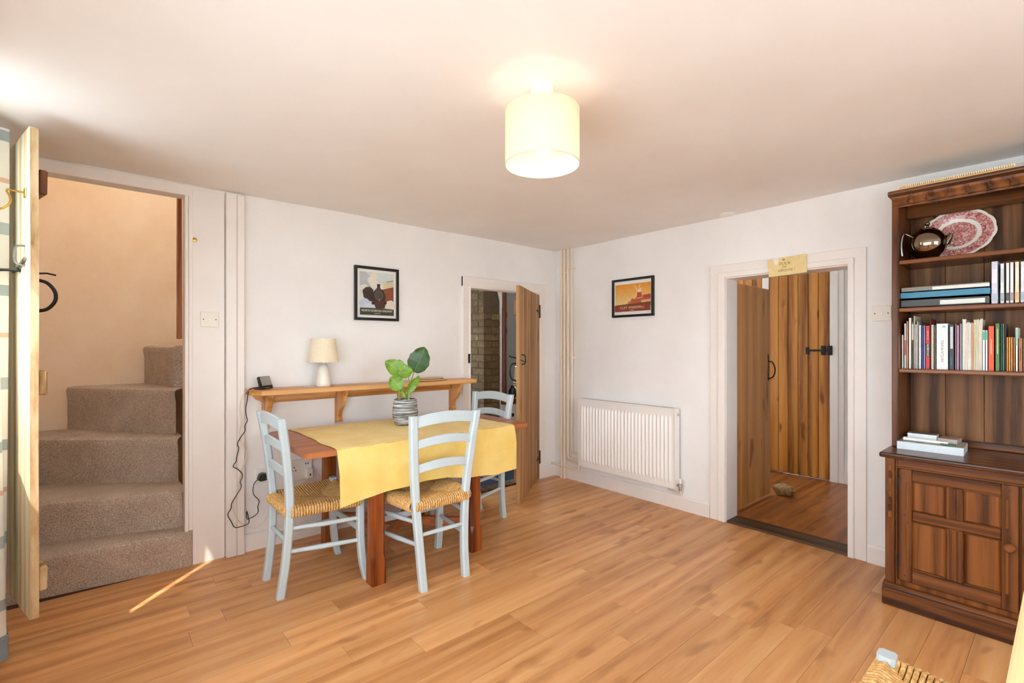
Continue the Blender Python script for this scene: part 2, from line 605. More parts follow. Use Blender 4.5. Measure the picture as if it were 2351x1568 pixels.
def thing(name, label, cat, loc=(0, 0, 0), rotz=0.0, group=None):
    o = bpy.data.objects.new(name, None)
    o.empty_display_size = 0.1
    o.location = loc
    o.rotation_euler = (0, 0, rotz)
    COL.objects.link(o)
    return tag(o, label, cat, group)


def struct(o):
    o['kind'] = 'structure'
    return o


def sempty(name, loc):
    o = bpy.data.objects.new(name, None)
    o.location = loc
    COL.objects.link(o)
    return struct(o)


def box(name, dims, mat, parent=None, bevel=0.0, **kw):
    return mk(name, G().box(*dims), mat, parent, bevel, **kw)


def copy_tree(o, parent=None):
    q = o.copy()
    COL.objects.link(q)
    q.parent = parent
    for ch in list(o.children):
        copy_tree(ch, q)
    return q


def text(name, body, size, mat, parent, mtx, depth=0.0006, spacing=1.0, sx=1.0):
    """flat lettering. mtx maps text plane (x right, y up, z out) to the frame of the parent"""
    cu = bpy.data.curves.new(name, 'FONT')
    cu.body = body
    cu.size = size
    cu.extrude = depth
    cu.align_x = 'CENTER'
    cu.align_y = 'CENTER'
    cu.space_character = spacing
    cu.resolution_u = 3
    t = bpy.data.objects.new(name, cu)
    COL.objects.link(t)
    dg = bpy.context.evaluated_depsgraph_get()
    me = bpy.data.meshes.new_from_object(t.evaluated_get(dg))
    bpy.data.objects.remove(t)
    bpy.data.curves.remove(cu)
    me.transform(Matrix.Diagonal((sx, 1, 1, 1)))
    me.materials.clear()
    me.materials.append(MT[mat] if isinstance(mat, str) else mat)
    o = bpy.data.objects.new(name, me)
    o.parent = parent
    o.matrix_local = mtx
    COL.objects.link(o)
    return o


def frame_mtx(origin, right, up):
    r = Vector(right).normalized()
    u = Vector(up).normalized()
    n = r.cross(u)
    m = Matrix((r, u, n)).transposed().to_4x4()
    m.translation = Vector(origin)
    return m


# ================================================================ THE SETTING
WA = 3.42      # back wall face
WB = 3.53      # right wall face
WL = -0.42     # left wall face
WF = -2.40     # front wall (behind the camera)
CH = 2.26      # ceiling

# ---- floor with planks
floor = struct(box('floor', (WL - 0.05, WB + 0.02, WF - 0.05, WA + 0.02, -0.06, -0.012), 'subfloor'))
PW = 0.1372
known = {-1: 2.435, 1: 2.266, 4: 1.515, 7: 1.895, 8: 1.245, 9: 0.64, 11: 0.317, 5: 2.605, 2: 1.78, 3: 0.9, 6: 2.15, 10: 2.0}
y = 0.97 - 25 * PW
row = -25
while y < WA:
    y0, y1 = max(y, WF), min(y + PW, WA)
    if y1 - y0 > 0.01:
        L = 1.09
        s0 = known.get(row, R.uniform(0, L))
        x = s0 - L * math.ceil((s0 - WL) / L)
        while x < WB:
            x0, x1 = max(x, WL), min(x + L, WB)
            if x1 - x0 > 0.02:
                mk('plank', G().box(x0 + 0.0006, x1 - 0.0006, y0 + 0.0005, y1 - 0.0005, -0.012, 0.0), 'floor', floor)
            x += L
    y += PW
    row += 1

struct(mk('ground', G().box(-14, 18, -16, 18, -0.25, -0.12), 'paving'))  # unseen ground, added to set how much light bounces up to the ceiling
# ---- ceiling, gently uneven
def ceil_fn(u, v):
    x = -0.55 + u * 4.25
    yy = -2.6 + v * 6.2
    return (x, yy, CH + 0.006 * math.sin(x * 2.3 + 0.6) * math.sin(yy * 1.9) + 0.003 * math.sin(x * 5 + yy * 4))
g = G().grid(ceil_fn, 40, 46)
struct(mk('ceiling', g, 'ceiling', smooth=True, world=False))
struct(box('roof_slab', (-0.6, 5.6, -2.65, 5.8, 3.25, 3.3), 'plaster'))

# ---- back wall (wall with stair opening and small door)
g = G()
g.box(WL - 0.1, -0.385, WA, WA + 0.09, 0, CH + 0.05)
g.box(-0.385, 0.405, WA, WA + 0.09, 2.19, CH + 0.05)
g.box(0.405, 2.43, WA, WA + 0.09, 0, CH + 0.05)
g.box(2.43, 3.30, WA, WA + 0.09, 1.815, CH + 0.05)
g.box(3.30, 3.72, WA, WA + 0.09, 0, CH + 0.05)
struct(mk('wall_back', g, 'plaster'))
# ---- right wall (doorway to the hall)
g = G()
g.box(WB, WB + 0.17, -2.6, 0.875, 0, CH + 0.05)
g.box(WB, WB + 0.17, 0.875, 1.685, 1.815, CH + 0.05)
g.box(WB, WB + 0.17, 1.685, WA + 0.02, 0, CH + 0.05)
struct(mk('wall_right', g, 'plaster'))
# ---- left wall (two windows)
g = G()
W1 = (2.392, 2.72, 1.13, 2.15)
W2 = (-1.50, 1.45, 0.55, 1.80)
x0, x1 = WL - 0.045, WL
g.box(x0, x1, WF - 0.1, W2[0], 0, CH + 0.05)
g.box(x0, x1, W2[0], W2[1], 0, W2[2])
g.box(x0, x1, W2[0], W2[1], W2[3], CH + 0.05)
g.box(x0, x1, W2[1], W1[0], 0, CH + 0.05)
g.box(x0, x1, W1[0], W1[1], 0, W1[2])
g.box(x0, x1, W1[0], W1[1], W1[3], CH + 0.05)
g.box(x0, x1, W1[1], WA + 0.05, 0, CH + 0.05)
struct(mk('wall_left', g, 'plaster'))
# ---- front wall behind the camera (wide window)
W3 = (0.40, 2.20, 0.80, 2.00)
g = G()
y0, y1 = WF - 0.045, WF
g.box(WL - 0.05, W3[0], y0, y1, 0, CH + 0.05)
g.box(W3[0], W3[1], y0, y1, 0, W3[2])
g.box(W3[0], W3[1], y0, y1, W3[3], CH + 0.05)
g.box(W3[1], WB + 0.1, y0, y1, 0, CH + 0.05)
struct(mk('wall_front', g, 'plaster'))


def window_x(name, x, W):
    """window in a wall of constant x"""
    g = G()
    a, b, z0, z1 = W
    f = 0.03
    w = struct(mk(name, G().box(x - 0.04, x - 0.005, a - 0.02, a + f * 0.1, z0, z1).box(x - 0.04, x - 0.005, b - f * 0.1, b + 0.02, z0, z1)
                  .box(x - 0.04, x - 0.005, a, b, z0 - 0.02, z0 + f * 0.1).box(x - 0.04, x - 0.005, a, b, z1 - f * 0.1, z1 + 0.02), 'paint'))
    mk('pane', G().box(x - 0.03, x - 0.027, a + 0.002, b - 0.002, z0 + 0.002, z1 - 0.002), 'glass', w)
    return w


window_x('window_1', WL, W1)
# added, unseen eaves block the direct sun from the two large windows
struct(mk('sun_block_eaves', G().box(-1.25, WL - 0.05, -3.3, 1.5, 2.22, 2.27).box(-1.25, WB + 0.1, -3.3, WF - 0.05, 2.22, 2.27), 'plaster'))
w2 = window_x('window_2', WL, W2)
mk('glazing_bar', G().box(WL - 0.04, WL - 0.01, -0.04, -0.01, W2[2], W2[3]).box(WL - 0.04, WL - 0.01, W2[0], W2[1], 1.55, 1.58), 'paint', w2)
mk('window_sill', G().box(WL - 0.03, WL + 0.06, W2[0] - 0.05, W2[1] + 0.05, W2[2] - 0.03, W2[2]), 'paint', w2, bevel=0.004)
w3 = struct(mk('window_3', G().box(W3[0] - 0.02, W3[0] + 0.03, WF - 0.04, WF - 0.005, W3[2], W3[3]).box(W3[1] - 0.03, W3[1] + 0.02, WF - 0.04, WF - 0.005, W3[2], W3[3])
                .box(W3[0], W3[1], WF - 0.04, WF - 0.005, W3[2], W3[2] + 0.04).box(W3[0], W3[1], WF - 0.04, WF - 0.005, W3[3] - 0.04, W3[3])
                .box(1.28, 1.32, WF - 0.04, WF - 0.005, W3[2], W3[3]), 'paint'))
mk('pane', G().box(W3[0] + 0.03, W3[1] - 0.03, WF - 0.03, WF - 0.027, W3[2] + 0.04, W3[3] - 0.04), 'glass', w3)

# ---- skirtings
bb = struct(mk('baseboard_back', G().prism([(WA, 0), (WA - 0.018, 0), (WA - 0.018, 0.092), (WA - 0.012, 0.105), (WA, 0.11)], 'X', 0.702, 2.376), 'paint'))
struct(mk('baseboard_corner', G().prism([(WA, 0), (WA - 0.018, 0), (WA - 0.018, 0.092), (WA - 0.012, 0.105), (WA, 0.11)], 'X', 3.362, WB), 'paint'))
struct(mk('baseboard_right', G().prism([(WB, 0), (WB - 0.018, 0), (WB - 0.018, 0.095), (WB - 0.012, 0.108), (WB, 0.113)], 'Y', 1.788, WA), 'paint'))
struct(mk('baseboard_dresser', G().prism([(WB, 0), (WB - 0.018, 0), (WB - 0.018, 0.095), (WB - 0.012, 0.108), (WB, 0.113)], 'Y', -2.4, 0.804), 'paint'))

# ---- painted boards beside the stair opening
t1 = sempty('trim_1', (0.55, WA, 0))
box('board', (0.432, 0.598, WA - 0.014, WA + 0.005, 0, 2.235), 'paint', t1, 0.002)
box('jamb_bead', (0.412, 0.434, WA - 0.020, WA + 0.005, 0.21, 2.195), 'paint', t1, 0.006, segs=2)
box('jamb_lining', (0.395, 0.415, WA - 0.006, WA + 0.10, 0.0, 2.20), 'paint', t1, 0.003)
box('post', (0.602, 0.660, WA - 0.042, WA + 0.005, 0, 2.245), 'paint', t1, 0.003)
box('post', (0.661, 0.702, WA - 0.045, WA + 0.005, 0, 2.240), 'paint', t1, 0.003)
box('head_board', (-0.40, 0.602, WA - 0.010, WA + 0.004, 2.19, 2.255), 'paint', t1, 0.003)
# brass escutcheon
k_ = tag(mk('brass_catch_plate', G().lathe([(0.001, 0.006), (0.012, 0.005), (0.0135, 0.0)], 20), 'brass', world=False, loc=(0.442, WA - 0.014, 1.934), rot=(rad(90), 0, 0)),
         'small round brass catch plate on white board beside stairs', 'catch plate')

# ---- casing round the small door
t2 = sempty('trim_2', (2.9, WA, 0))
for (a, b) in ((2.376, 2.446), (3.284, 3.362)):
    box('casing', (a, b, WA - 0.02, WA + 0.004, 0, 1.905), 'paint', t2, 0.004)
box('casing', (2.376, 3.362, WA - 0.022, WA + 0.004, 1.815, 1.906), 'paint', t2, 0.004)
box('bead', (2.440, 2.458, WA - 0.028, WA + 0.06, 0, 1.818), 'paint', t2, 0.005)
box('bead', (3.272, 3.290, WA - 0.010, WA + 0.06, 0, 1.818), 'paint', t2, 0.005)
box('bead', (2.440, 3.290, WA - 0.028, WA + 0.06, 1.805, 1.822), 'paint', t2, 0.005)
box('keep', (2.428, 2.446, WA - 0.032, WA - 0.018, 1.155, 1.235), 'black', t2, 0.003)
struct(box('trim_3', (2.446, 3.284, WA - 0.005, WA + 0.10, -0.005, 0.012), 'threshold', bevel=0.003))

# ---- casing round the hall doorway
t4 = sempty('trim_4', (WB, 1.3, 0))
for (a, b) in ((1.690, 1.786), (0.807, 0.880)):
    box('casing', (WB - 0.016, WB + 0.004, a, b, 0, 1.90), 'paint', t4, 0.003)
for (a, b) in ((1.668, 1.722), (0.868, 0.902)):
    box('casing_step', (WB - 0.026, WB + 0.004, a, b, 0, 1.842), 'paint', t4, 0.006, segs=2)
for (a, b) in ((1.664, 1.690), (0.872, 0.895)):
    box('door_lining', (WB - 0.010, WB + 0.17, a, b, 0, 1.815), 'paint', t4, 0.002)
box('casing', (WB - 0.017, WB + 0.004, 0.807, 1.786, 1.84, 1.902), 'paint', t4, 0.003)
box('casing_step', (WB - 0.027, WB + 0.004, 0.868, 1.722, 1.806, 1.845), 'paint', t4, 0.006, segs=2)
box('door_lining', (WB - 0.010, WB + 0.17, 0.872, 1.690, 1.798, 1.815), 'paint', t4, 0.002)
struct(box('trim_5', (WB - 0.005, WB + 0.175, 0.89, 1.67, -0.01, 0.012), 'threshold', bevel=0.004))

# ================================================================ STAIRS
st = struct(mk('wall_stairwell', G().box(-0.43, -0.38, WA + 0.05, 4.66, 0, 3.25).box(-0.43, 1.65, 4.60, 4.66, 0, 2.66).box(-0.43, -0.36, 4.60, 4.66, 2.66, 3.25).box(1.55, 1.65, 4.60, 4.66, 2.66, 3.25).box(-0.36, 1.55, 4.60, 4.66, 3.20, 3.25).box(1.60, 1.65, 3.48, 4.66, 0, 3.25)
               .box(-0.4, 1.65, WA + 0.085, WA + 0.11, CH + 0.04, 3.25).box(0.405, 1.65, WA + 0.085, WA + 0.11, 0, CH + 0.05), 'stair_plaster'))  # unseen opening high in the far wall, added to light the stairs
struct(box('wall_stair_floor', (-0.43, 1.65, WA, 4.66, -0.06, -0.001), 'subfloor'))
stair = thing('staircase', 'winding cottage staircase in brown flecked carpet behind open plank door', 'staircase', (0.0, 3.9, 0))
NW = (0.395, 3.56)


def add_step(front, back, zt, zb=0.0, name='step'):
    g = G()
    poly = front + back
    n = len(poly)
    d = Vector((front[1][0] - front[0][0], front[1][1] - front[0][1], 0)).normalized()
    nrm = Vector((d.y, -d.x, 0))
    nf = len(front)
    # rounded nosing: levels of the outline near the top
    prof = [(0.0, zb), (0.0, zt - 0.085), (0.006, zt - 0.055), (0.009, zt - 0.032), (0.003, zt - 0.012), (-0.016, zt - 0.002), (-0.04, zt)]
    rings = []
    for off, z in prof:
        ring = []
        for i, p in enumerate(poly):
            q = Vector((p[0], p[1], z))
            if i < nf:
                q += nrm * off
            ring.append(tuple(q))
        rings.append(ring)
    b = len(g.v)
    for r_ in rings:
        g.v += r_
    for j in range(len(rings) - 1):
        for i in range(n):
            g.f.append((j * n + i, j * n + (i + 1) % n, (j + 1) * n + (i + 1) % n, (j + 1) * n + i))
    g.f.append(tuple((len(rings) - 1) * n + i for i in range(n)))
    g.f.append(tuple(range(n))[::-1])
    return mk(name, g, 'carpet', stair, smooth=True)


add_step([(-0.378, 3.478), (0.395, 3.405), (0.428, 3.402)], [(0.428, 3.47), (0.395, 3.60), (0.395, 4.59), (-0.378, 4.59)], 0.21)
add_step([(-0.378, 3.76), (0.394, 3.502)], [(0.394, 4.59), (-0.378, 4.59)], 0.435, 0.20)
add_step([(-0.378, 4.32), (0.394, 3.712)], [(0.394, 4.59), (-0.378, 4.59)], 0.72, 0.43)
add_step([(-0.155, 4.597), (0.394, 3.835)], [(0.394, 4.597)], 1.02, 0.71)
add_step([(0.275, 4.597), (0.394, 3.96)], [(1.0, 3.96), (1.0, 4.597)], 1.305, 1.01)
struct(box('trim_6', (0.372, 0.394, 3.535, 3.60, 1.345, 2.6), 'hardwood', bevel=0.003))

# ================================================================ DOORS
# ---- door_1: limed plank door of the stairs, standing open towards the camera
D1A = Vector((-0.372, 3.41, 0))            # hinge
D1B = Vector((-0.190, 2.725, 0))           # free edge
dv = (D1B - D1A)
w1 = dv.length
ang = math.atan2(dv.y, dv.x)
door1 = sempty('door_1', (D1A.x, D1A.y, 0))
door1.rotation_euler = (0, 0, ang)
# local: x from hinge to free edge, y: +y is the stair side, -y the window side (visible face)
edges = [0.0, 0.17, 0.345, 0.53, w1]
for i in range(4):
    a, b = edges[i] + 0.001, edges[i + 1] - 0.001
    top = 2.178 + (0.006 if i == 3 else 0)
    g = G()
    if i == 3:
        # wavy free edge
        zs = [0.205 + (top - 0.205) * t / 26 for t in range(27)]
        poly = [(a, 0.205)] + [(b + 0.004 * math.sin(z * 5.1) + R.uniform(-0.002, 0.002), z) for z in zs] + [(a, top - 0.012)]
        g.prism(poly, 'Y', -0.014, 0.014)
    else:
        g.box(a, b, -0.014, 0.014, 0.225 if i == 0 else 0.21, top - 0.03 * (3 - i) / 3)
    mk('plank', g, 'pine_pale', door1, 0.002, world=False)
# rough edge face
zs = [0.207 + (2.175 - 0.207) * t / 26 for t in range(27)]
mk('board_edge', G().grid(lambda u, v: (w1 + 0.0055 + 0.004 * math.sin((0.205 + 1.975 * v) * 5.1), -0.0125 + 0.025 * u, 0.207 + 1.968 * v), 3, 26), 'pine_edge', door1, world=False)
for z in (1.92, 1.10, 0.30):
    mk('ledge', G().prism([(0.03, z), (w1 - 0.012, z + 0.0), (w1 - 0.006, z + 0.10), (0.03, z + 0.10)], 'Y', 0.014, 0.042), 'pine_edge' if z < 1.5 else 'oak', door1, 0.005, world=False)
# handle on the stair side, D-shaped iron
hp = smooth_path([(w1 - 0.06, 0.014, 1.575), (w1 - 0.06, 0.05, 1.565), (w1 - 0.06, 0.075, 1.53), (w1 - 0.06, 0.075, 1.49), (w1 - 0.06, 0.05, 1.455), (w1 - 0.06, 0.014, 1.445)], 5)
mk('handle', G().tube(hp, 0.007, 8), 'black', door1, smooth=True, world=False)
mk('thumb_lever', G().tube([(w1 - 0.06, 0.014, 1.60), (w1 - 0.06, 0.05, 1.605), (w1 - 0.06, 0.078, 1.60)], 0.004, 6), 'black', door1, smooth=True, world=False)
# coat hook (brass) on the visible face
hk = mk('coat_hook', G().tube(smooth_path([(w1 - 0.06, -0.014, 1.925), (w1 - 0.085, -0.035, 1.93), (w1 - 0.11, -0.060, 1.935), (w1 - 0.10, -0.05, 1.90), (w1 - 0.10, -0.055, 1.875), (w1 - 0.115, -0.075, 1.855), (w1 - 0.105, -0.092, 1.865)], 4), 0.004, 8), 'brass', door1, smooth=True, world=False)
mk('hook_plate', G().box(w1 - 0.075, w1 - 0.045, -0.018, -0.013, 1.905, 1.945), 'brass', hk, 0.003, world=False)
# latch
lt = mk('latch_bar', G().tube(smooth_path([(w1 - 0.04, -0.02, 1.655), (w1 - 0.12, -0.022, 1.630), (w1 - 0.22, -0.022, 1.615)], 4), 0.006, 8), 'steel', door1, smooth=True, world=False)
mk('latch_staple', G().tube(smooth_path([(w1 - 0.07, -0.014, 1.71), (w1 - 0.07, -0.042, 1.70), (w1 - 0.07, -0.042, 1.64), (w1 - 0.07, -0.014, 1.63)], 4), 0.0045, 8), 'steel', lt, smooth=True, world=False)
mk('thumb_piece', G().tube(smooth_path([(w1 - 0.14, -0.014, 1.615), (w1 - 0.15, -0.05, 1.615), (w1 - 0.16, -0.09, 1.608), (w1 - 0.165, -0.105, 1.59)], 4), [0.006] * 9 + [0.005] * 4, 8), 'black', lt, smooth=True, world=False)


def plank_door(name, hinge, ang, width, z0, z1, nb, mat, thick=0.026, bev=0.003):
    d = sempty(name, (hinge[0], hinge[1], 0))
    d.rotation_euler = (0, 0, ang)
    xs = [0.0]
    for i in range(nb):
        xs.append(xs[-1] + (0.8 + 0.4 * R.random() if name == 'door_2' else 1.0))
    xs = [x * width / xs[-1] for x in xs]
    for i in range(nb):
        mk('plank', G().box(xs[i] + 0.0008, xs[i + 1] - 0.0008, -thick / 2, thick / 2, z0 + R.uniform(0, 0.004), z1 - R.uniform(0, 0.004)), mat, d, bev, world=False)
    return d


# ---- door_2: small plank door standing ajar
d2v = Vector((2.605, 2.950, 0)) - Vector((3.268, 3.405, 0))
door2 = plank_door('door_2', (3.268, 3.405), math.atan2(d2v.y, d2v.x), d2v.length, 0.012, 1.800, 4, 'pine_grey', 0.030)
WD = d2v.length
# local y+ : rotated; the visible face looks to the camera side
fs = 1.0
n2 = Vector((-math.sin(math.atan2(d2v.y, d2v.x)), math.cos(math.atan2(d2v.y, d2v.x)), 0))
if n2.dot(Vector((0, 0, 0)) - Vector((2.9, 3.15, 0))) < 0:
    fs = -1.0
for z in (1.64, 0.215):
    hg = mk('hinge', G().box(-0.030, -0.004, fs * 0.010, fs * 0.022, z - 0.065, z + 0.065), 'black', door2, 0.004, world=False)
    mk('hinge_strap', G().prism([(0.0, z - 0.022), (0.13, z - 0.008), (0.145, z), (0.13, z + 0.008), (0.0, z + 0.022)], 'Y', fs * 0.015, fs * 0.020), 'black', hg, 0.001, world=False)
lt = mk('latch_bar', G().tube([(WD - 0.20, fs * 0.022, 1.165), (WD - 0.02, fs * 0.024, 1.185)], 0.005, 8), 'black', door2, world=False)
mk('latch_staple', G().tube(smooth_path([(WD - 0.07, fs * 0.015, 1.23), (WD - 0.07, fs * 0.045, 1.22), (WD - 0.07, fs * 0.045, 1.16), (WD - 0.07, fs * 0.015, 1.15)], 4), 0.005, 8), 'black', lt, smooth=True, world=False)
hp = smooth_path([(WD - 0.05, -fs * 0.015, 1.16), (WD - 0.03, -fs * 0.06, 1.15), (WD - 0.03, -fs * 0.075, 1.09), (WD - 0.03, -fs * 0.06, 1.03), (WD - 0.05, -fs * 0.015, 1.01)], 5)
mk('handle', G().tube(hp, 0.007, 8), 'black', door2, smooth=True, world=False)
mk('thumb_lever', G().tube([(WD - 0.05, -fs * 0.015, 1.20), (WD - 0.04, -fs * 0.06, 1.21), (WD - 0.04, -fs * 0.085, 1.22)], 0.005, 6), 'black', door2, world=False)
for z in (1.62, 0.25):
    mk('ledge', G().box(0.04, WD - 0.02, -fs * 0.015, -fs * 0.040, z - 0.06, z + 0.06), 'pine_grey', door2, 0.004, world=False)

# ---- door_3: plank door folded back into the hall
door3 = plank_door('door_3', (3.702, 1.718), rad(0.8), 0.75, 0.015, 1.798, 3, 'pine', 0.028, 0.007)
pl = mk('handle_plate', G().prism([(0.690, 1.235), (0.705, 1.225), (0.712, 1.20), (0.705, 1.165), (0.712, 1.02), (0.70, 1.0), (0.688, 1.02), (0.695, 1.165), (0.688, 1.20)], 'Y', -0.018, -0.014), 'black', door3, world=False)
hp = smooth_path([(0.70, -0.018, 1.17), (0.70, -0.05, 1.16), (0.70, -0.07, 1.10), (0.70, -0.055, 1.04), (0.70, -0.018, 1.02)], 5)
mk('handle', G().tube(hp, 0.006, 8), 'black', pl, smooth=True, world=False)

# ---- hall
struct(mk('wall_hall', G().box(5.36, 5.42, 0.1, 1.44, 0, 2.6).box(5.36, 5.42, 2.75, 2.9, 0, 2.6).box(5.36, 5.42, 1.44, 2.75, 2.13, 2.6).box(5.36, 5.42, 1.44, 2.75, 0.0, 2.13)
          .box(3.69, 5.42, 0.05, 0.11, 0, 2.6).box(3.69, 4.0, 2.64, 2.70, 0, 2.6).box(5.3, 5.42, 2.64, 2.70, 0, 2.6).box(4.0, 5.3, 2.64, 2.70, 0, 0.7).box(4.0, 5.3, 2.64, 2.70, 2.15, 2.6), 'plaster'))  # unseen opening in one side wall, added to brighten the hall
struct(box('ceiling_hall', (3.69, 5.42, 0.05, 2.70, 2.40, 2.45), 'ceiling'))
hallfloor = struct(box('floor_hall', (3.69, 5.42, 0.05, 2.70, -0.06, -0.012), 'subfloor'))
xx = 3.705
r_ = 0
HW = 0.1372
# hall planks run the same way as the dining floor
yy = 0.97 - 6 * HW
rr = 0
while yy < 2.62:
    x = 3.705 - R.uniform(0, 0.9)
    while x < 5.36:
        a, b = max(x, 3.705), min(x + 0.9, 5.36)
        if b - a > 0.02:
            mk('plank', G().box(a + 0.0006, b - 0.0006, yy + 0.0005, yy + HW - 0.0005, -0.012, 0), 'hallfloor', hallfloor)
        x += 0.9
    yy += HW
h1 = sempty('trim_7', (5.35, 1.8, 0))
box('casing', (5.325, 5.365, 1.445, 1.515, 0, 2.15), 'paint', h1, 0.004)
box('casing', (5.335, 5.365, 1.40, 1.447, 0, 2.18), 'paint', h1, 0.004)
box('casing', (5.325, 5.365, 2.068, 2.135, 0, 2.15), 'paint', h1, 0.004)
box('casing', (5.325, 5.365, 1.40, 2.135, 2.12, 2.18), 'paint', h1, 0.004)
struct(box('baseboard_hall', (5.335, 5.36, 0.11, 1.40, 0, 0.11), 'paint', bevel=0.003))
door4 = sempty('door_4', (5.345, 1.52, 0))
NB = 6
for i in range(NB):
    a = 1.520 + i * (0.545 / NB)
    mk('plank', G().box(5.332, 5.358, a + 0.0012, a + 0.545 / NB - 0.0012, 0.012, 2.115), 'pine_dark', door4, 0.006)
b4 = mk('latch_bar', G().box(5.318, 5.326, 1.515, 1.71, 1.250, 1.268), 'black', door4, 0.002)
mk('latch_plate', G().box(5.322, 5.333, 1.690, 1.720, 1.222, 1.292), 'black', b4, 0.002)
mk('latch_plate', G().box(5.314, 5.333, 1.548, 1.585, 1.215, 1.305), 'black', b4, 0.002)
mk('latch_keep', G().box(5.310, 5.326, 1.490, 1.530, 1.215, 1.305), 'black', b4, 0.002)
mk('hinge_strap', G().prism([(2.066, 2.025), (1.93, 2.042), (1.915, 2.05), (1.93, 2.058), (2.066, 2.075)], 'X', 5.326, 5.333), 'black', door4)
door5 = sempty('door_5', (5.345, 2.14, 0))
for i in range(6):
    a = 2.140 + i * 0.095
    mk('plank', G().box(5.332, 5.358, a + 0.001, a + 0.094, 0.012, 2.115), 'pine_dark', door5, 0.004)

# ---- sitting room beyond the small door
struct(mk('wall_sitting_room', G().box(1.64, 1.70, WA + 0.08, 5.70, 0, 2.6).box(5.30, 5.36, WA + 0.08, 5.70, 0, 2.6).box(1.64, 2.0, 5.60, 5.66, 0, 2.6).box(3.0, 5.36, 5.60, 5.66, 0, 2.6)
          .box(2.0, 3.0, 5.60, 5.66, 0, 0.85).box(2.0, 3.0, 5.60, 5.66, 2.05, 2.6).box(3.70, 5.36, WA + 0.02, WA + 0.09, 0, 2.6), 'plaster'))  # unseen opening in the far wall, added to let daylight in
struct(box('ceiling_sitting_room', (1.64, 5.36, WA + 0.085, 5.70, 2.42, 2.47), 'ceiling'))
struct(box('floor_sitting_room', (1.64, 5.36, WA + 0.08, 5.70, -0.05, 0.0), 'navy'))
struct(box('trim_8', (2.446, 3.284, WA + 0.102, WA + 0.13, -0.004, 0.006), 'steel'))
# brick chimney pier, brick by brick
pier = sempty('wall_chimney_pier', (3.27, 4.4, 0))
px0, px1, py0, py1 = 3.160, 3.385, 4.13, 4.95
box('mortar_core', (px0 + 0.006, px1 - 0.006, py0 + 0.006, py1, 0, 2.40), 'mortar', pier)
z = 0.0
ci = 0
while z < 1.66:
    off = 0 if ci % 2 == 0 else 1
    # front face: one stretcher, side face: header / stretchers
    mk('brick', G().box(px0 if off == 0 else px0 + 0.11, px1, py0, py0 + 0.10, z + 0.005, z + 0.070), 'brick', pier, 0.004)
    yy = py0 + (0.106 if off == 0 else 0.0)
    while yy < 4.78:
        Lb = 0.215
        mk('brick', G().box(px0, px0 + 0.10, yy, yy + Lb, z + 0.005, z + 0.070), 'brick', pier, 0.004)
        yy += Lb + 0.01
    z += 0.0755
    ci += 1
# corbelled arch top: bricks stepping back as the pier tapers towards the flue
for k_ in range(9):
    zz = 1.66 + k_ * 0.076
    sh = 0.028 * k_
    mk('brick', G().box(px0, px1 - sh, py0 + 0.01, py0 + 0.10, zz + 0.004, zz + 0.071), 'brick', pier, 0.004)
    mk('brick', G().box(px0, px0 + 0.10, py0 + 0.11, py0 + 0.32, zz + 0.004, zz + 0.071), 'brick', pier, 0.004)
    mk('brick', G().box(px0, px0 + 0.10, py0 + 0.33, py0 + 0.54, zz + 0.004, zz + 0.071), 'brick', pier, 0.004)
struct(mk('wall_plaster_return', G().box(3.387, 3.43, 4.135, 4.95, 0, 2.42).prism([(3.21, 2.42), (3.40, 1.73), (3.43, 1.73), (3.43, 2.42)], 'Y', 4.131, 4.16), 'plaster'))
# mirror frame built open; the things past it stand in for its reflection
tf = sempty('trim_9', (3.47, 4.16, 0))
box('mirror_frame_post', (3.415, 3.445, 4.10, 4.15, 0.72, 2.40), 'mahogany', tf, 0.006)
box('mirror_frame_post', (3.445, 3.470, 4.11, 4.15, 0.72, 2.40), 'mahogany', tf, 0.008)
box('mirror_frame_sill', (3.40, 3.95, 4.05, 4.16, 0.655, 0.725), 'mahogany', tf, 0.008)
struct(mk('wall_below_frame', G().box(3.43, 3.95, 4.13, 4.20, 0, 0.655), 'plaster'))
pier2 = sempty('wall_chimney_pier_reflected', (4.0, 5.0, 0))  # added brick pier in place of the first one's reflection
box('mortar_core', (3.886, 4.094, 4.906, 5.4, 0, 2.42), 'mortar', pier2)
for k_ in range(31):
    z = k_ * 0.0755
    if k_ % 2:
        mk('brick', G().box(3.88, 4.10, 4.90, 5.0, z + 0.005, z + 0.070), 'brick', pier2, 0.004)
    else:
        mk('brick', G().box(3.88, 3.985, 4.90, 5.0, z + 0.005, z + 0.070), 'brick', pier2, 0.004)
        mk('brick', G().box(3.995, 4.10, 4.90, 5.0, z + 0.005, z + 0.070), 'brick', pier2, 0.004)
# added dark timbers in place of bars in the mirror reflection
for zz, lb in ((1.72, 'upper dark timber standing in for a reflection beyond the small plank door'), (1.49, 'lower dark timber standing in for a reflection beyond the small plank door')):
    tag(box('reflected_timber', (4.12, 4.60, 5.44, 5.60, zz, zz + 0.08), 'oak', None, 0.008), lb, 'beam')
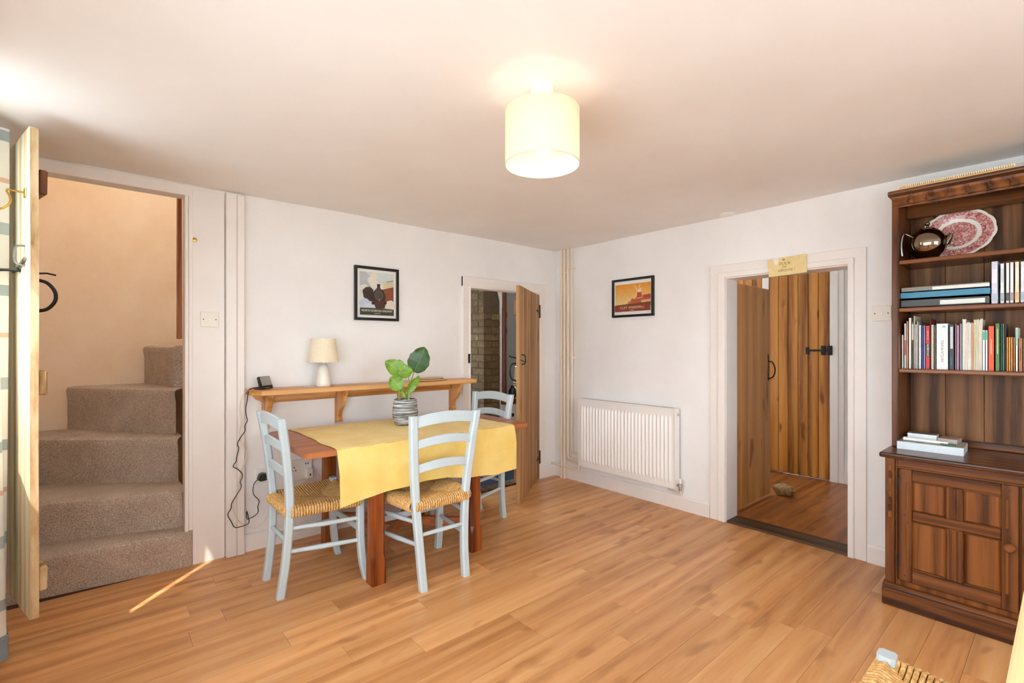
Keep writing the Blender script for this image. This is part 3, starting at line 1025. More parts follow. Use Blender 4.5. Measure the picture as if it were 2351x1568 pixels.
# added lamp and vase in place of a white and a dark reflection
lp = thing('added_white_lamp', 'added white shaded lamp in place of a reflection past the small plank door', 'lamp', (3.655, 4.10, 0.725))
mk('lamp_shade', G().lathe([(0.080, 0.16), (0.060, 0.345), (0.057, 0.345), (0.077, 0.16)], 28, (0, 0, 0), False), 'creamshade', lp, smooth=True, world=False)
mk('lamp_base', G().lathe([(0.045, 0.0), (0.048, 0.02), (0.030, 0.06), (0.022, 0.12), (0.012, 0.17), (0.010, 0.2)], 24), 'ceramic', lp, smooth=True, world=False)
ll = bpy.data.lights.new('added_warm_light', 'POINT')  # added to warm the room past the small door
ll.energy = 10.0
ll.color = (1.0, 0.85, 0.65)
ll.shadow_soft_size = 0.04
lo = bpy.data.objects.new('added_warm_light', ll)
lo.location = (0, 0, 0.25)
lo.parent = lp
COL.objects.link(lo)
tag(mk('reflected_vase', G().lathe([(0.030, 0), (0.045, 0.03), (0.050, 0.07), (0.030, 0.11), (0.022, 0.13), (0.026, 0.14)], 24, (3.535, 4.085, 0.725)), 'blackplastic', smooth=True),
    'small glossy black vase in place of a reflection past the plank door', 'vase')
so = thing('wall_socket', 'white wall socket with black insert below timber sill', 'socket', (3.56, 4.125, 0.48))
mk('plate', G().box(3.515, 3.605, 4.118, 4.13, 0.48, 0.57), 'whiteplastic', so, 0.003)
mk('insert', G().box(3.545, 3.575, 4.112, 4.119, 0.505, 0.545), 'blackplastic', so, 0.002)

# ================================================================ PIPES AND RADIATOR
pipe_x = 3.485
pipe_def = [(3.298, 'leftmost cream heating pipe in the room corner, running to floor'), (3.256, 'second cream heating pipe from the corner, running to floor'),
            (3.208, 'third cream pipe from the corner, bending to radiator'), (3.158, 'rightmost cream corner pipe, bending to radiator near its valve')]
for i, (py, lab) in enumerate(pipe_def):
    t = thing('heating_pipe', lab, 'pipe', (pipe_x, py, 0), group='corner heating pipes')
    r_ = 0.0115 if i < 3 else 0.0095
    if i < 2:
        pts = [(pipe_x, py, 0.0), (pipe_x, py, CH)]
    elif i == 2:
        pts = [(pipe_x, py, CH), (pipe_x, py, 0.24)] + [(pipe_x, py - 0.03 * (1 - math.cos(a)), 0.24 - 0.03 * math.sin(a)) for a in (0.4, 0.8, 1.2, PI / 2)] + [(pipe_x, 3.045, 0.21)]
    else:
        pts = [(pipe_x, py, CH), (pipe_x, py, 0.295)] + [(pipe_x, py - 0.025 * (1 - math.cos(a)), 0.295 - 0.025 * math.sin(a)) for a in (0.4, 0.8, 1.2, PI / 2)] + [(pipe_x, 3.06, 0.27)]
    mk('tube', G().tube(pts, r_, 12), 'cream_paint', t, smooth=True)
    for z in ((2.02, 1.20) if i < 2 else (2.06, 1.19)):
        mk('clip', G().lathe([(r_ + 0.001, -0.008), (r_ + 0.005, -0.006), (r_ + 0.005, 0.006), (r_ + 0.001, 0.008)], 14, (pipe_x, py, z)).box(pipe_x + 0.005, WB, py - 0.007, py + 0.007, z - 0.006, z + 0.006), 'cream_paint', t)
t = thing('radiator_feed_pipe', 'lower cream pipe crossing the corner pipes to the radiator', 'pipe', (3.47, 3.2, 0.10))
mk('tube', G().tube(smooth_path([(3.455, 3.40, 0.135), (3.455, 3.30, 0.13), (3.455, 3.15, 0.128), (3.455, 3.06, 0.128), (3.455, 3.043, 0.14), (3.455, 3.038, 0.18)], 5), 0.009, 10), 'cream_paint', t, smooth=True)
t = thing('radiator_return_pipe', 'upper thin cream pipe running behind to the radiator', 'pipe', (3.485, 3.14, 0.17))
mk('tube', G().tube([(3.505, 3.235, 0.182), (3.475, 3.04, 0.172)], 0.008, 10), 'cream_paint', t, smooth=True)

rd = thing('radiator', 'white ribbed panel radiator under the windmill picture', 'radiator', (3.47, 2.53, 0.16))
ry0, ry1, rz0, rz1, rx0, rx1 = 2.035, 3.03, 0.175, 0.805, 3.425, 3.505
nf = 27
pitch = (ry1 - ry0 - 0.05) / nf


def rad_fn(u, v):
    yy = ry0 + 0.004 + (ry1 - ry0 - 0.008) * u
    zz = rz0 + 0.004 + (rz1 - rz0 - 0.010) * v
    q = (yy - ry0 - 0.025) / pitch
    edge = min(1, max(0, (zz - rz0 - 0.045) / 0.03)) * min(1, max(0, (rz1 - 0.055 - zz) / 0.03))
    d = 0.0
    if 0 < q < nf:
        f = q - math.floor(q)
        d = 0.010 * (0.5 - 0.5 * math.cos(2 * PI * f)) ** 1.6
    return (rx0 + 0.010 - d * edge, yy, zz)


vlev = [0, 0.004, 0.065, 0.08, 0.095, 0.11, 0.125, 0.87, 0.885, 0.90, 0.915, 0.93, 0.996, 1]
nu = nf * 8
g = G()
vs = [rad_fn(i / nu, v) for v in vlev for i in range(nu + 1)]
fs_ = [(j * (nu + 1) + i, j * (nu + 1) + i + 1, (j + 1) * (nu + 1) + i + 1, (j + 1) * (nu + 1) + i) for j in range(len(vlev) - 1) for i in range(nu)]
g.add(vs, fs_)
mk('front_panel', g, 'rad', rd, smooth=True)
mk('rear_panel', G().box(rx1 - 0.018, rx1, ry0 + 0.02, ry1 - 0.02, rz0, rz1 - 0.02), 'rad', rd, 0.003)
for a, b in ((ry0 - 0.004, ry0 + 0.002), (ry1 - 0.002, ry1 + 0.004)):
    mk('side_panel', G().box(rx0 + 0.008, rx1, a, b, rz0 + 0.002, rz1 + 0.002), 'rad', rd, 0.0015)
tp = mk('top_grille', G().box(rx0 + 0.004, rx1, ry0 - 0.004, ry1 + 0.004, rz1 - 0.008, rz1 + 0.004), 'rad', rd, 0.003)
mk('grille_slot', G().box(rx0 + 0.03, rx1 - 0.02, ry0 + 0.03, ry1 - 0.03, rz1 + 0.0035, rz1 + 0.0048), flat('#b9b0a5'), tp)
mk('bleed_cap', G().lathe([(0.012, 0), (0.012, 0.006), (0.007, 0.008), (0.004, 0.004)], 16), flat('#cfc4b4'), rd, world=False, loc=(0.01 - 0.0, ry0 - 0.004 - 2.53, rz1 - 0.045 - 0.16), rot=(rad(90), 0, 0))
vl = mk('valve', G().tube([(3.47, ry0 + 0.01, 0.205), (3.47, ry0 - 0.03, 0.205)], 0.011, 12).tube([(3.47, ry0 - 0.03, 0.165), (3.47, ry0 - 0.03, 0.222)], 0.012, 12).lathe([(0.016, 0.19), (0.017, 0.2), (0.016, 0.215)], 6, (3.47, ry0 - 0.03, 0)), 'chrome', rd, smooth=True)
mk('valve_cap', G().lathe([(0.012, 0.222), (0.014, 0.226), (0.012, 0.255), (0.004, 0.26)], 14, (3.47, ry0 - 0.03, 0)), 'whiteplastic', vl, smooth=True)
mk('tail_pipe', G().tube(smooth_path([(3.47, ry0 - 0.03, 0.17), (3.475, ry0 - 0.028, 0.145), (3.49, ry0 + 0.03, 0.14), (3.51, ry0 + 0.10, 0.14)], 4), 0.009, 10), 'cream_paint', vl, smooth=True)
mk('valve_left', G().tube([(3.47, ry1 + 0.003, 0.21), (3.47, ry1 + 0.03, 0.21)], 0.011, 12).tube([(3.47, ry1 + 0.02, 0.19), (3.47, ry1 + 0.02, 0.30)], 0.014, 12), 'whiteplastic', rd, smooth=True)

# ================================================================ CEILING LAMP, SMOKE DISC
LX, LY = 1.251, 1.28
cl = thing('ceiling_lamp', 'lit cream drum shade lamp hanging close under the ceiling', 'lamp', (LX, LY, 1.97))
mk('lamp_shade', G().lathe([(0.137, 1.972), (0.137, 2.17), (0.1355, 2.17), (0.1355, 1.972), (0.137, 1.972)], 56, (LX, LY, 0), False), 'shade', cl, smooth=True)
mk('shade_ring', G().lathe([(0.1365, 1.970), (0.1385, 1.970), (0.1385, 1.974), (0.1365, 1.974), (0.1365, 1.970)], 56, (LX, LY, 0), False), flat('#d9cdb8'), cl, smooth=True)
g = G()
for a in range(3):
    an = a * 2 * PI / 3 + 0.3
    g.tube([(LX + 0.02 * math.cos(an), LY + 0.02 * math.sin(an), 2.185), (LX + 0.136 * math.cos(an), LY + 0.136 * math.sin(an), 2.168)], 0.0018, 6)
mk('shade_spider', g, 'whiteplastic', cl)
mk('ceiling_rose', G().lathe([(0.042, CH + 0.002), (0.043, CH - 0.022), (0.036, CH - 0.034), (0.022, CH - 0.038), (0.021, 2.12), (0.018, 2.10)], 32, (LX, LY, 0)), 'whiteplastic', cl, smooth=True)
mk('bulb', G().lathe([(0.012, 2.10), (0.016, 2.085), (0.028, 2.055), (0.030, 2.035), (0.024, 2.012), (0.010, 2.002)], 24, (LX, LY, 0)), 'bulb', cl, smooth=True)
pl_d = bpy.data.lights.new('bulb_light', 'POINT')
pl_d.energy = 1.3
pl_d.color = (1.0, 0.89, 0.77)
pl_d.shadow_soft_size = 0.03
pl = bpy.data.objects.new('bulb_light', pl_d)
pl.location = (0, 0, 0.025)
pl.parent = cl
COL.objects.link(pl)

tag(mk('smoke_alarm_base', G().lathe([(0.050, CH + 0.004), (0.052, CH - 0.008), (0.046, CH - 0.013), (0.030, CH - 0.012), (0.028, CH - 0.016), (0.008, CH - 0.017)], 32, (3.455, 1.625, 0)), 'whiteplastic', smooth=True),
    'small round white disc on ceiling near the right wall', 'ceiling disc')

# ================================================================ WALL SHELF
sh = thing('wall_shelf', 'long honey pine wall shelf on curved brackets above the table', 'shelf', (1.55, 3.32, 0.75))
sx0, sx1, sy0, sz = 0.715, 2.392, 3.205, 1.030
mk('shelf_board', G().prism([(sx0, WA), (sx0, sy0 + 0.075), (sx0 + 0.015, sy0 + 0.055), (sx0 + 0.045, sy0 + 0.006), (sx0 + 0.06, sy0), (sx1 - 0.02, sy0), (sx1, sy0 + 0.02), (sx1, WA)], 'Z', sz - 0.032, sz), 'shelf', sh, 0.004, segs=2)
mk('apron', G().prism([(sx0 + 0.035, sz - 0.032), (sx1 - 0.09, sz - 0.032), (sx1 - 0.09, sz - 0.092), (sx0 + 0.10, sz - 0.097), (sx0 + 0.085, sz - 0.085), (sx0 + 0.055, sz - 0.070), (sx0 + 0.040, sz - 0.05)], 'Y', WA - 0.024, WA), 'shelf', sh, 0.002)
bp = [(WA - 0.024, sz - 0.032), (sy0 + 0.06, sz - 0.032), (sy0 + 0.058, sz - 0.050), (sy0 + 0.075, sz - 0.075), (sy0 + 0.085, sz - 0.11), (sy0 + 0.11, sz - 0.145), (sy0 + 0.145, sz - 0.175), (sy0 + 0.16, sz - 0.20), (sy0 + 0.165, sz - 0.225), (sy0 + 0.155, sz - 0.245), (sy0 + 0.16, sz - 0.262), (WA, sz - 0.27), (WA, sz - 0.10), (WA - 0.024, sz - 0.09)]
for bx_ in (0.825, 1.300, 1.785, 2.262):
    mk('bracket', G().prism(bp, 'X', bx_ - 0.018, bx_ + 0.018), 'bracket', sh, 0.002)

# table lamp on the shelf
tl = thing('table_lamp', 'cream ceramic table lamp with tapered fabric shade on pine shelf', 'lamp', (1.167, 3.315, sz))
mk('lamp_base', G().lathe([(0.046, 0.0), (0.048, 0.006), (0.047, 0.03), (0.036, 0.105), (0.029, 0.13), (0.020, 0.145), (0.012, 0.150), (0.011, 0.165)], 36), 'ceramic', tl, smooth=True, world=False)
mk('lamp_shade', G().lathe([(0.099, 0.163), (0.078, 0.322), (0.0765, 0.322), (0.0975, 0.163), (0.099, 0.163)], 44, (0, 0, 0), False), 'creamshade', tl, smooth=True, world=False)
mk('shade_ring', G().lathe([(0.012, 0.167), (0.098, 0.165), (0.098, 0.168), (0.012, 0.17)], 30, (0, 0, 0), False), 'brass', tl, world=False)

# smart display
dd = thing('smart_display', 'small black tilted screen device at left end of shelf', 'display', (0.812, 3.325, sz), rad(28))
tilt = 0.22
mk('housing', G().prism([(-0.016, 0.004), (0.010, 0.0), (0.034, 0.074), (0.016, 0.080)], 'X', -0.042, 0.042), 'blackplastic', dd, 0.004, world=False, segs=2)
m_ = frame_mtx((0, -0.0175 + 0.0165, 0.042), (1, 0, 0), Vector((0, 0.032, 0.076)))
scr = mk('screen', G().box(-0.037, 0.037, -0.022, 0.034, -0.0012, 0.0012), flat('#98938b', 0.4), dd, world=False)
scr.matrix_local = frame_mtx((0, -0.0012, 0.045), (1, 0, 0), (0, 0.032, 0.076))
mk('stand', G().box(-0.048, 0.03, 0.005, 0.05, 0, 0.006), 'blackplastic', dd, 0.002, world=False)
for i in range(3):
    mk('button', G().box(-0.014 + i * 0.012, -0.007 + i * 0.012, -0.0165, -0.011, 0.0075, 0.0095), flat('#c9c3b8'), dd, world=False)

# papers beside the lamp
tag(mk('paper_coaster', G().prism([(1.035, 3.30), (1.105, 3.285), (1.115, 3.36), (1.045, 3.372)], 'Z', sz, sz + 0.004), flat('#d8cfc6')), 'thin pale card lying left of the table lamp base', 'card')
# cork mats
def cork_mat(label, cx, cy, a, b, z):
    t = thing('cork_mat', label, 'mat', (cx, cy, z), group='cork mats on the shelf')
    e = lambda f: [(cx + a * f * math.cos(q * PI / 24), cy + b * f * math.sin(q * PI / 24)) for q in range(48)]
    mk('edge', G().prism(e(0.985), 'Z', z, z + 0.005), 'corkedge', t)
    mk('face', G().prism(e(1.0), 'Z', z + 0.005, z + 0.012), 'cork', t, 0.002)


cork_mat('larger oval cork mat lying flat on right of shelf', 1.985, 3.300, 0.152, 0.092, sz)
cork_mat('smaller oval cork mat on top of the larger one', 2.005, 3.310, 0.106, 0.072, sz + 0.012)

# ================================================================ SOCKET, SWITCHES, PLUGS, CABLES
def switch_plate(name, label, o, right, up, w, h, dots, parent_cat='switch'):
    n = Vector(right).cross(Vector(up))
    t = thing(name, label, parent_cat, o)
    p = mk('plate', G().box(-w / 2, w / 2, -h / 2, h / 2, 0, 0.010), 'switch', t, 0.003, world=False, segs=2)
    p.matrix_local = frame_mtx((0, 0, 0), right, up)
    r_ = mk('rocker', G().box(-0.006, 0.006, -0.011, 0.011, 0.008, 0.014), 'whiteplastic', p, 0.001, world=False)
    for dx in dots:
        mk('screw', G().lathe([(0.0035, 0.0098), (0.0035, 0.0108), (0.001, 0.0108)], 10, (dx, 0, 0)), flat('#40342a'), p, world=False)
    return t


switch_plate('light_switch', 'square white light switch on painted board beside stairs', (0.518, WA - 0.014, 1.462), (1, 0, 0), (0, 0, 1), 0.094, 0.092, (-0.032, 0.032))
switch_plate('light_switch', 'white light switch partly hidden by the dark dresser', (WB, 0.735, 1.495), (0, -1, 0), (0, 0, 1), 0.094, 0.09, (-0.032, 0.032))
so = thing('double_socket', 'white double wall socket under the table', 'socket', (1.045, WA, 0.39))
mk('plate', G().box(0.965, 1.118, WA - 0.030, WA, 0.395, 0.535), 'whiteplastic', so, 0.004)
for x_, z_ in ((1.000, 0.490), (0.990, 0.468), (1.010, 0.468), (1.075, 0.505), (1.090, 0.505)):
    mk('pin_hole', G().box(x_ - 0.003, x_ + 0.003, WA - 0.0308, WA - 0.029, z_ - 0.005, z_ + 0.005), 'blackplastic', so)
s2 = thing('single_socket', 'white wall socket behind left chair with black plug', 'socket', (0.825, WA, 0.42))
mk('plate', G().box(0.770, 0.870, WA - 0.014, WA, 0.42, 0.515), 'whiteplastic', s2, 0.003)
pg = thing('white_plug', 'white plug adaptor in the double socket', 'plug', (1.09, 3.37, 0.41))
mk('body', G().box(1.068, 1.110, 3.345, WA - 0.03, 0.41, 0.475), 'whiteplastic', pg, 0.007, segs=2)
mk('port', G().box(1.086, 1.094, 3.343, 3.346, 0.428, 0.444), 'blackplastic', pg)
pb = thing('black_plug', 'black plug in the wall socket behind left chair', 'plug', (0.80, 3.38, 0.44))
mk('body', G().prism([(0.775, 0.450), (0.785, 0.482), (0.805, 0.490), (0.835, 0.482), (0.838, 0.445), (0.79, 0.440)], 'Y', 3.355, WA - 0.014), 'blackplastic', pb, 0.005)
BC = [(0.792, 1.044), (0.728, 1.036), (0.713, 1.012), (0.711, 0.964), (0.7, 0.916), (0.703, 0.867), (0.708, 0.839), (0.696, 0.806), (0.699, 0.774), (0.673, 0.733), (0.656, 0.697), (0.662, 0.672), (0.648, 0.616), (0.647, 0.596), (0.632, 0.565), (0.658, 0.543), (0.686, 0.503), (0.673, 0.464), (0.675, 0.433), (0.654, 0.399), (0.624, 0.347), (0.621, 0.311), (0.605, 0.274), (0.624, 0.228), (0.639, 0.192), (0.667, 0.189), (0.713, 0.2), (0.716, 0.227), (0.703, 0.282), (0.702, 0.245), (0.719, 0.221), (0.769, 0.247), (0.768, 0.293), (0.774, 0.33), (0.747, 0.367), (0.742, 0.403), (0.754, 0.443), (0.780, 0.46)]
pts = [(x, 3.345 + 0.012 * math.sin(i * 0.9) if i > 2 else 3.335, z) for i, (x, z) in enumerate(BC)]
pts[28] = (pts[28][0], 3.325, pts[28][2])
pts[29] = (pts[29][0], 3.322, pts[29][2])
tag(mk('black_cable', G().tube(smooth_path(pts, 3), 0.0028, 6), 'blackplastic', smooth=True), 'thin black cable looping from the display down to its plug', 'cable')
WC = [(0.786, 1.038), (0.723, 1.036), (0.698, 1.006), (0.678, 0.959), (0.673, 0.898), (0.682, 0.835), (0.67, 0.774), (0.673, 0.719), (0.698, 0.674), (0.711, 0.637), (0.704, 0.59), (0.682, 0.524), (0.667, 0.465), (0.661, 0.411), (0.643, 0.367), (0.636, 0.321), (0.643, 0.271), (0.661, 0.226), (0.692, 0.191), (0.729, 0.163), (0.773, 0.157), (0.805, 0.178), (0.831, 0.214), (0.88, 0.30), (1.0, 0.36), (1.09, 0.415)]
pts = [(x, 3.362, z) for x, z in WC]
tag(mk('white_cable', G().tube(smooth_path(pts, 3), 0.0025, 6), flat('#e9dcc6'), smooth=True), 'thin cream cable hanging beside the black cable', 'cable')

# ================================================================ PICTURES AND SIGN
def picture(name, label, centre, right, w, h, fw=0.020, depth=0.022):
    t = thing(name, label, 'picture', centre)
    up = (0, 0, 1)
    M = frame_mtx((0, 0, 0), right, up)

    def part(nm, g, mat, par=None, bevel=0.0):
        o = mk(nm, g, mat, t, bevel, world=False)
        o.matrix_local = M
        return o
    part('frame_side', G().box(-w / 2, -w / 2 + fw, -h / 2, h / 2, 0, depth), 'frame_black', None, 0.0015)
    part('frame_side', G().box(w / 2 - fw, w / 2, -h / 2, h / 2, 0, depth), 'frame_black', None, 0.0015)
    part('frame_side', G().box(-w / 2 + fw, w / 2 - fw, -h / 2, -h / 2 + fw, 0, depth), 'frame_black', None, 0.0015)
    part('frame_side', G().box(-w / 2 + fw, w / 2 - fw, h / 2 - fw, h / 2, 0, depth), 'frame_black', None, 0.0015)
    part('print_border', G().box(-w / 2 + fw, w / 2 - fw, -h / 2 + fw, h / 2 - fw, 0.001, 0.008), 'print_white')
    lay = [0.008]

    def shape(nm, poly, col):
        z = lay[0]
        lay[0] += 0.00025
        o = part(nm, G().prism(poly, 'Z', z - 0.0002, z + 0.0003), flat(col, 0.6))
        return o
    return t, M, part, shape


def ell(cx, cy, a, b, n=20, wob=0.0):
    return [(cx + a * math.cos(2 * PI * i / n) * (1 + wob * math.sin(i * 2.3)), cy + b * math.sin(2 * PI * i / n) * (1 + wob * math.cos(i * 1.7))) for i in range(n)]


# railway poster on the back wall: 0.345 x 0.398
P1, M1, part1, shp1 = picture('framed_railway_poster', 'black framed steam railway poster on the wall above the shelf', (1.598, WA, 1.693), (1, 0, 0), 0.352, 0.400)
W, H = 0.135, 0.160
shp1('poster_sky', [(-W, -H + 0.02), (W, -H + 0.02), (W, H), (-W, H)], '#d3d3cc')
shp1('poster_cloud', [(-W, 0.06), (-0.06, 0.02), (-0.02, 0.10), (-0.09, H), (-W, H)], '#b9babb')
shp1('poster_haze', [(0.0, 0.085), (W, 0.11), (W, H), (-0.02, H)], '#cfd6d2')
for (cx, cy, a, b) in ((-0.025, 0.13, 0.03, 0.026), (-0.04, 0.10, 0.035, 0.03), (-0.02, 0.075, 0.04, 0.03), (0.035, 0.055, 0.045, 0.026), (-0.10, 0.04, 0.03, 0.025)):
    shp1('poster_smoke', ell(cx, cy, a, b, 18, 0.06), '#e2dccb')
shp1('poster_roof', [(0.05, 0.045), (W, 0.068), (W, 0.10), (0.05, 0.085)], '#d8c69a')
shp1('poster_roof_edge', [(0.075, 0.093), (W, 0.108), (W, 0.112), (0.075, 0.097)], '#2f261d')
shp1('poster_building', [(0.035, 0.035), (W, 0.062), (W, -0.075), (0.035, -0.045)], '#8a4a2c')
shp1('poster_carriage', [(-0.115, 0.02), (-0.09, 0.045), (-0.055, 0.05), (-0.03, 0.03), (-0.03, -0.06), (-0.07, -0.055), (-0.105, -0.03)], '#3a2a25')
shp1('poster_steam', ell(-0.095, -0.075, 0.045, 0.035, 18, 0.08), '#b9c3d3')
shp1('poster_steam', ell(-0.06, -0.095, 0.05, 0.026, 18, 0.08), '#c9d0dc')
shp1('poster_steam', ell(0.105, -0.085, 0.045, 0.042, 18, 0.08), '#ddd2c0')
shp1('poster_engine', ell(0.015, -0.025, 0.055, 0.065, 22, 0.06), '#352a22')
shp1('poster_engine', ell(0.012, 0.028, 0.020, 0.028, 14, 0.05), '#41332b')
shp1('poster_engine', [(-0.03, -0.06), (0.075, -0.05), (0.06, -0.105), (-0.01, -0.11)], '#45271f')
shp1('poster_chimney', [(0.002, 0.045), (-0.002, 0.075), (0.026, 0.075), (0.022, 0.045)], '#2a211b')
shp1('poster_buffer_beam', [(-0.045, -0.062), (0.078, -0.054), (0.076, -0.074), (-0.043, -0.082)], '#5a2018')
shp1('poster_buffer', ell(-0.030, -0.070, 0.010, 0.010, 12), '#2a211b')
shp1('poster_buffer', ell(0.062, -0.064, 0.010, 0.010, 12), '#2a211b')
shp1('poster_boiler_ring', ell(0.012, -0.010, 0.036, 0.038, 20), '#5a4f45')
shp1('poster_engine_door', ell(0.012, -0.010, 0.028, 0.030, 18), '#4a4038')
shp1('poster_lamp', ell(0.018, -0.045, 0.006, 0.008, 10), '#8d8172')
shp1('poster_band', [(-W, -H), (W, -H), (W, -0.112), (0.03, -0.106), (-W, -0.108)], '#3d3b2b')
text('poster_lettering', 'NORTH NORFOLK RAILWAY', 0.0228, flat('#e6dfc4'), P1, M1 @ Matrix.Translation((0, -0.128, 0.0152)), 0.0003, 0.95, 0.86)
text('poster_lettering', 'NORFOLK', 0.010, flat('#d8d0b4'), P1, M1 @ Matrix.Translation((0, -0.148, 0.0152)), 0.0003)

# windmill poster on the right wall
P2, M2, part2, shp2 = picture('framed_windmill_poster', 'black framed orange windmill poster above the radiator', (WB, 2.485, 1.724), (0, -1, 0), 0.426, 0.336)
W, H = 0.183, 0.120
NG = 9
for i in range(NG):
    t_ = i / (NG - 1)
    top, bot = (226, 150, 52), (232, 205, 140)
    cc = '#%02x%02x%02x' % tuple(int(top[k] + (bot[k] - top[k]) * t_) for k in range(3))
    shp2('poster_sky', [(-W, H - (i + 1) * 0.19 / NG), (W, H - (i + 1) * 0.19 / NG), (W, H - i * 0.19 / NG), (-W, H - i * 0.19 / NG)], cc)
shp2('poster_field', [(-W, -0.06), (-0.05, -0.055), (0.0, -0.045), (W, -0.04), (W, -0.08), (-W, -0.08)], '#6d4a1e')
shp2('poster_building', [(-0.06, -0.05), (-0.03, -0.03), (0.0, -0.028), (0.005, -0.055)], '#c4794c')
shp2('poster_building', [(-0.02, -0.05), (-0.01, -0.012), (0.04, -0.008), (0.05, -0.055)], '#b35a36')
shp2('poster_building', [(0.03, -0.05), (0.035, 0.0), (W, 0.008), (W, -0.045)], '#b8583a')
shp2('poster_roof', [(0.10, 0.012), (W, 0.02), (W, -0.01), (0.12, -0.012)], '#a24a30')
shp2('poster_wall', [(0.09, -0.03), (W, -0.025), (W, -0.045), (0.09, -0.05)], '#e2a57a')
shp2('poster_mill', [(0.045, -0.01), (0.050, 0.045), (0.090, 0.047), (0.098, -0.005)], '#b5472c')
shp2('poster_gallery', [(0.035, -0.008), (0.105, -0.002), (0.105, -0.008), (0.035, -0.014)], '#e7b183')
shp2('poster_cap', ell(0.072, 0.052, 0.020, 0.014, 14), '#e6d8cc')
for a, ln in ((rad(62), 0.062), (rad(118), 0.060), (rad(242), 0.075), (rad(30), 0.05)):
    ca, sa = math.cos(a), math.sin(a)
    cx, cy = 0.052, 0.050
    shp2('poster_sail', [(cx - sa * 0.003, cy + ca * 0.003), (cx + ca * ln - sa * 0.005, cy + sa * ln + ca * 0.005), (cx + ca * ln + sa * 0.003, cy + sa * ln - ca * 0.003), (cx + sa * 0.003, cy - ca * 0.003)], '#efcf9a')
for i in range(16):
    bx_ = -0.10 + R.uniform(0, 0.09) + i * 0.002
    bz_ = 0.03 + R.uniform(0, 0.05) + i * 0.001
    shp2('poster_bird', [(bx_ - 0.004, bz_ + 0.001), (bx_, bz_ - 0.001), (bx_ + 0.004, bz_ + 0.0015), (bx_, bz_ + 0.0003)], '#9a6a2a')
shp2('poster_band', [(-W, -H), (W, -H), (W, -0.062), (-W, -0.066)], '#8a3b1f')
text('poster_lettering', 'CLEY WINDMILL', 0.030, flat('#efd3ac'), P2, M2 @ Matrix.Translation((0, -0.088, 0.0185)), 0.0003, 1.15)
text('poster_lettering', 'NORFOLK', 0.010, flat('#efd3ac'), P2, M2 @ Matrix.Translation((0, -0.110, 0.0185)), 0.0003)

# duck or grouse card over the doorway
SG = thing('warning_card', 'yellowed paper sign taped over the hall doorway', 'sign', (WB - 0.030, 1.245, 1.84))
MS = frame_mtx((0, 0, 0), (0, -1, 0), (0, 0, 1))
o = mk('card', G().prism([(-0.120, 0.052), (-0.112, -0.066), (0.122, -0.058), (0.119, 0.060), (0.112, 0.064)], 'Z', 0.0, 0.003), flat('#e8cf93', 0.35), SG, world=False)
o.matrix_local = MS
o = mk('pale_patch', G().prism([(-0.085, 0.054), (-0.052, 0.0565), (-0.045, 0.01), (-0.075, 0.014)], 'Z', 0.003, 0.0036), flat('#f2e8d6', 0.3), SG, world=False)  # paler patch near the upper left of the card
o.matrix_local = MS
o = mk('emblem', G().prism(ell(-0.018, 0.042, 0.009, 0.006, 10, 0.2), 'Z', 0.003, 0.0036), flat('#a3813f'), SG, world=False)
o.matrix_local = MS
for i, (bd, yy, sz_) in enumerate((('DUCK', 0.016, 0.027), ('OR', -0.006, 0.020), ('GROUSE !', -0.030, 0.024))):
    text('sign_lettering', bd, sz_, flat('#84672a'), SG, MS @ Matrix.Translation((-0.012 + (0.012 if i == 2 else 0), yy, 0.0034)), 0.0003)

# ================================================================ TABLE AND CLOTH
TZ = 0.770
tb = thing('dining_table', 'red-brown wooden dining table with plank top and chamfered legs', 'table', (1.53, 2.85, 0))
tx0, tx1, ty0, ty1 = 0.780, 2.280, 2.452, 3.245
nb = 4
bw = (ty1 - ty0) / nb
for i in range(nb):
    a, b = ty0 + i * bw + 0.0006, ty0 + (i + 1) * bw - 0.0006
    if i == 0:
        poly = [(tx0 + 0.022, a), (tx1 - 0.03, a), (tx1, a + 0.03), (tx1, b), (tx0, b), (tx0, a + 0.03)]
    elif i == nb - 1:
        poly = [(tx0, a), (tx1, a), (tx1, b - 0.05), (tx1 - 0.05, b), (tx0 + 0.05, b), (tx0, b - 0.05)]
    else:
        poly = [(tx0, a), (tx1, a), (tx1, b), (tx0, b)]
    mk('top_plank', G().prism(poly, 'Z', TZ - 0.030, TZ), 'table', tb, 0.0015)
for lx in (1.165, 1.825):
    for ly in (2.497, 3.205):
        w, ch0, ch1 = 0.080, 0.002, 0.018

        def ring(ch, z, w=0.080):
            h = w / 2
            return [(lx + p[0], ly + p[1], z) for p in ((-h + ch, -h), (h - ch, -h), (h, -h + ch), (h, h - ch), (h - ch, h), (-h + ch, h), (-h, h - ch), (-h, -h + ch))]
        g = G()
        rings = [ring(ch0, 0), ring(ch0, 0.125), ring(ch1, 0.165), ring(ch1, 0.60), ring(ch0, 0.64), ring(ch0, TZ - 0.03)]
        vs = [p for r_ in rings for p in r_]
        fs_ = [tuple(range(8))[::-1], tuple(range(40, 48))] + [(j * 8 + i, j * 8 + (i + 1) % 8, (j + 1) * 8 + (i + 1) % 8, (j + 1) * 8 + i) for j in range(5) for i in range(8)]
        g.add(vs, fs_)
        mk('leg', g, 'tableleg', tb)
for yy in (2.497, 3.205):
    mk('apron', G().box(1.205, 1.785, yy - 0.012, yy + 0.012, TZ - 0.105, TZ - 0.031), 'tableleg', tb, 0.002)
for xx in (1.165, 1.825):
    mk('apron', G().box(xx - 0.012, xx + 0.012, 2.537, 3.165, TZ - 0.105, TZ - 0.031), 'tableleg', tb, 0.002)


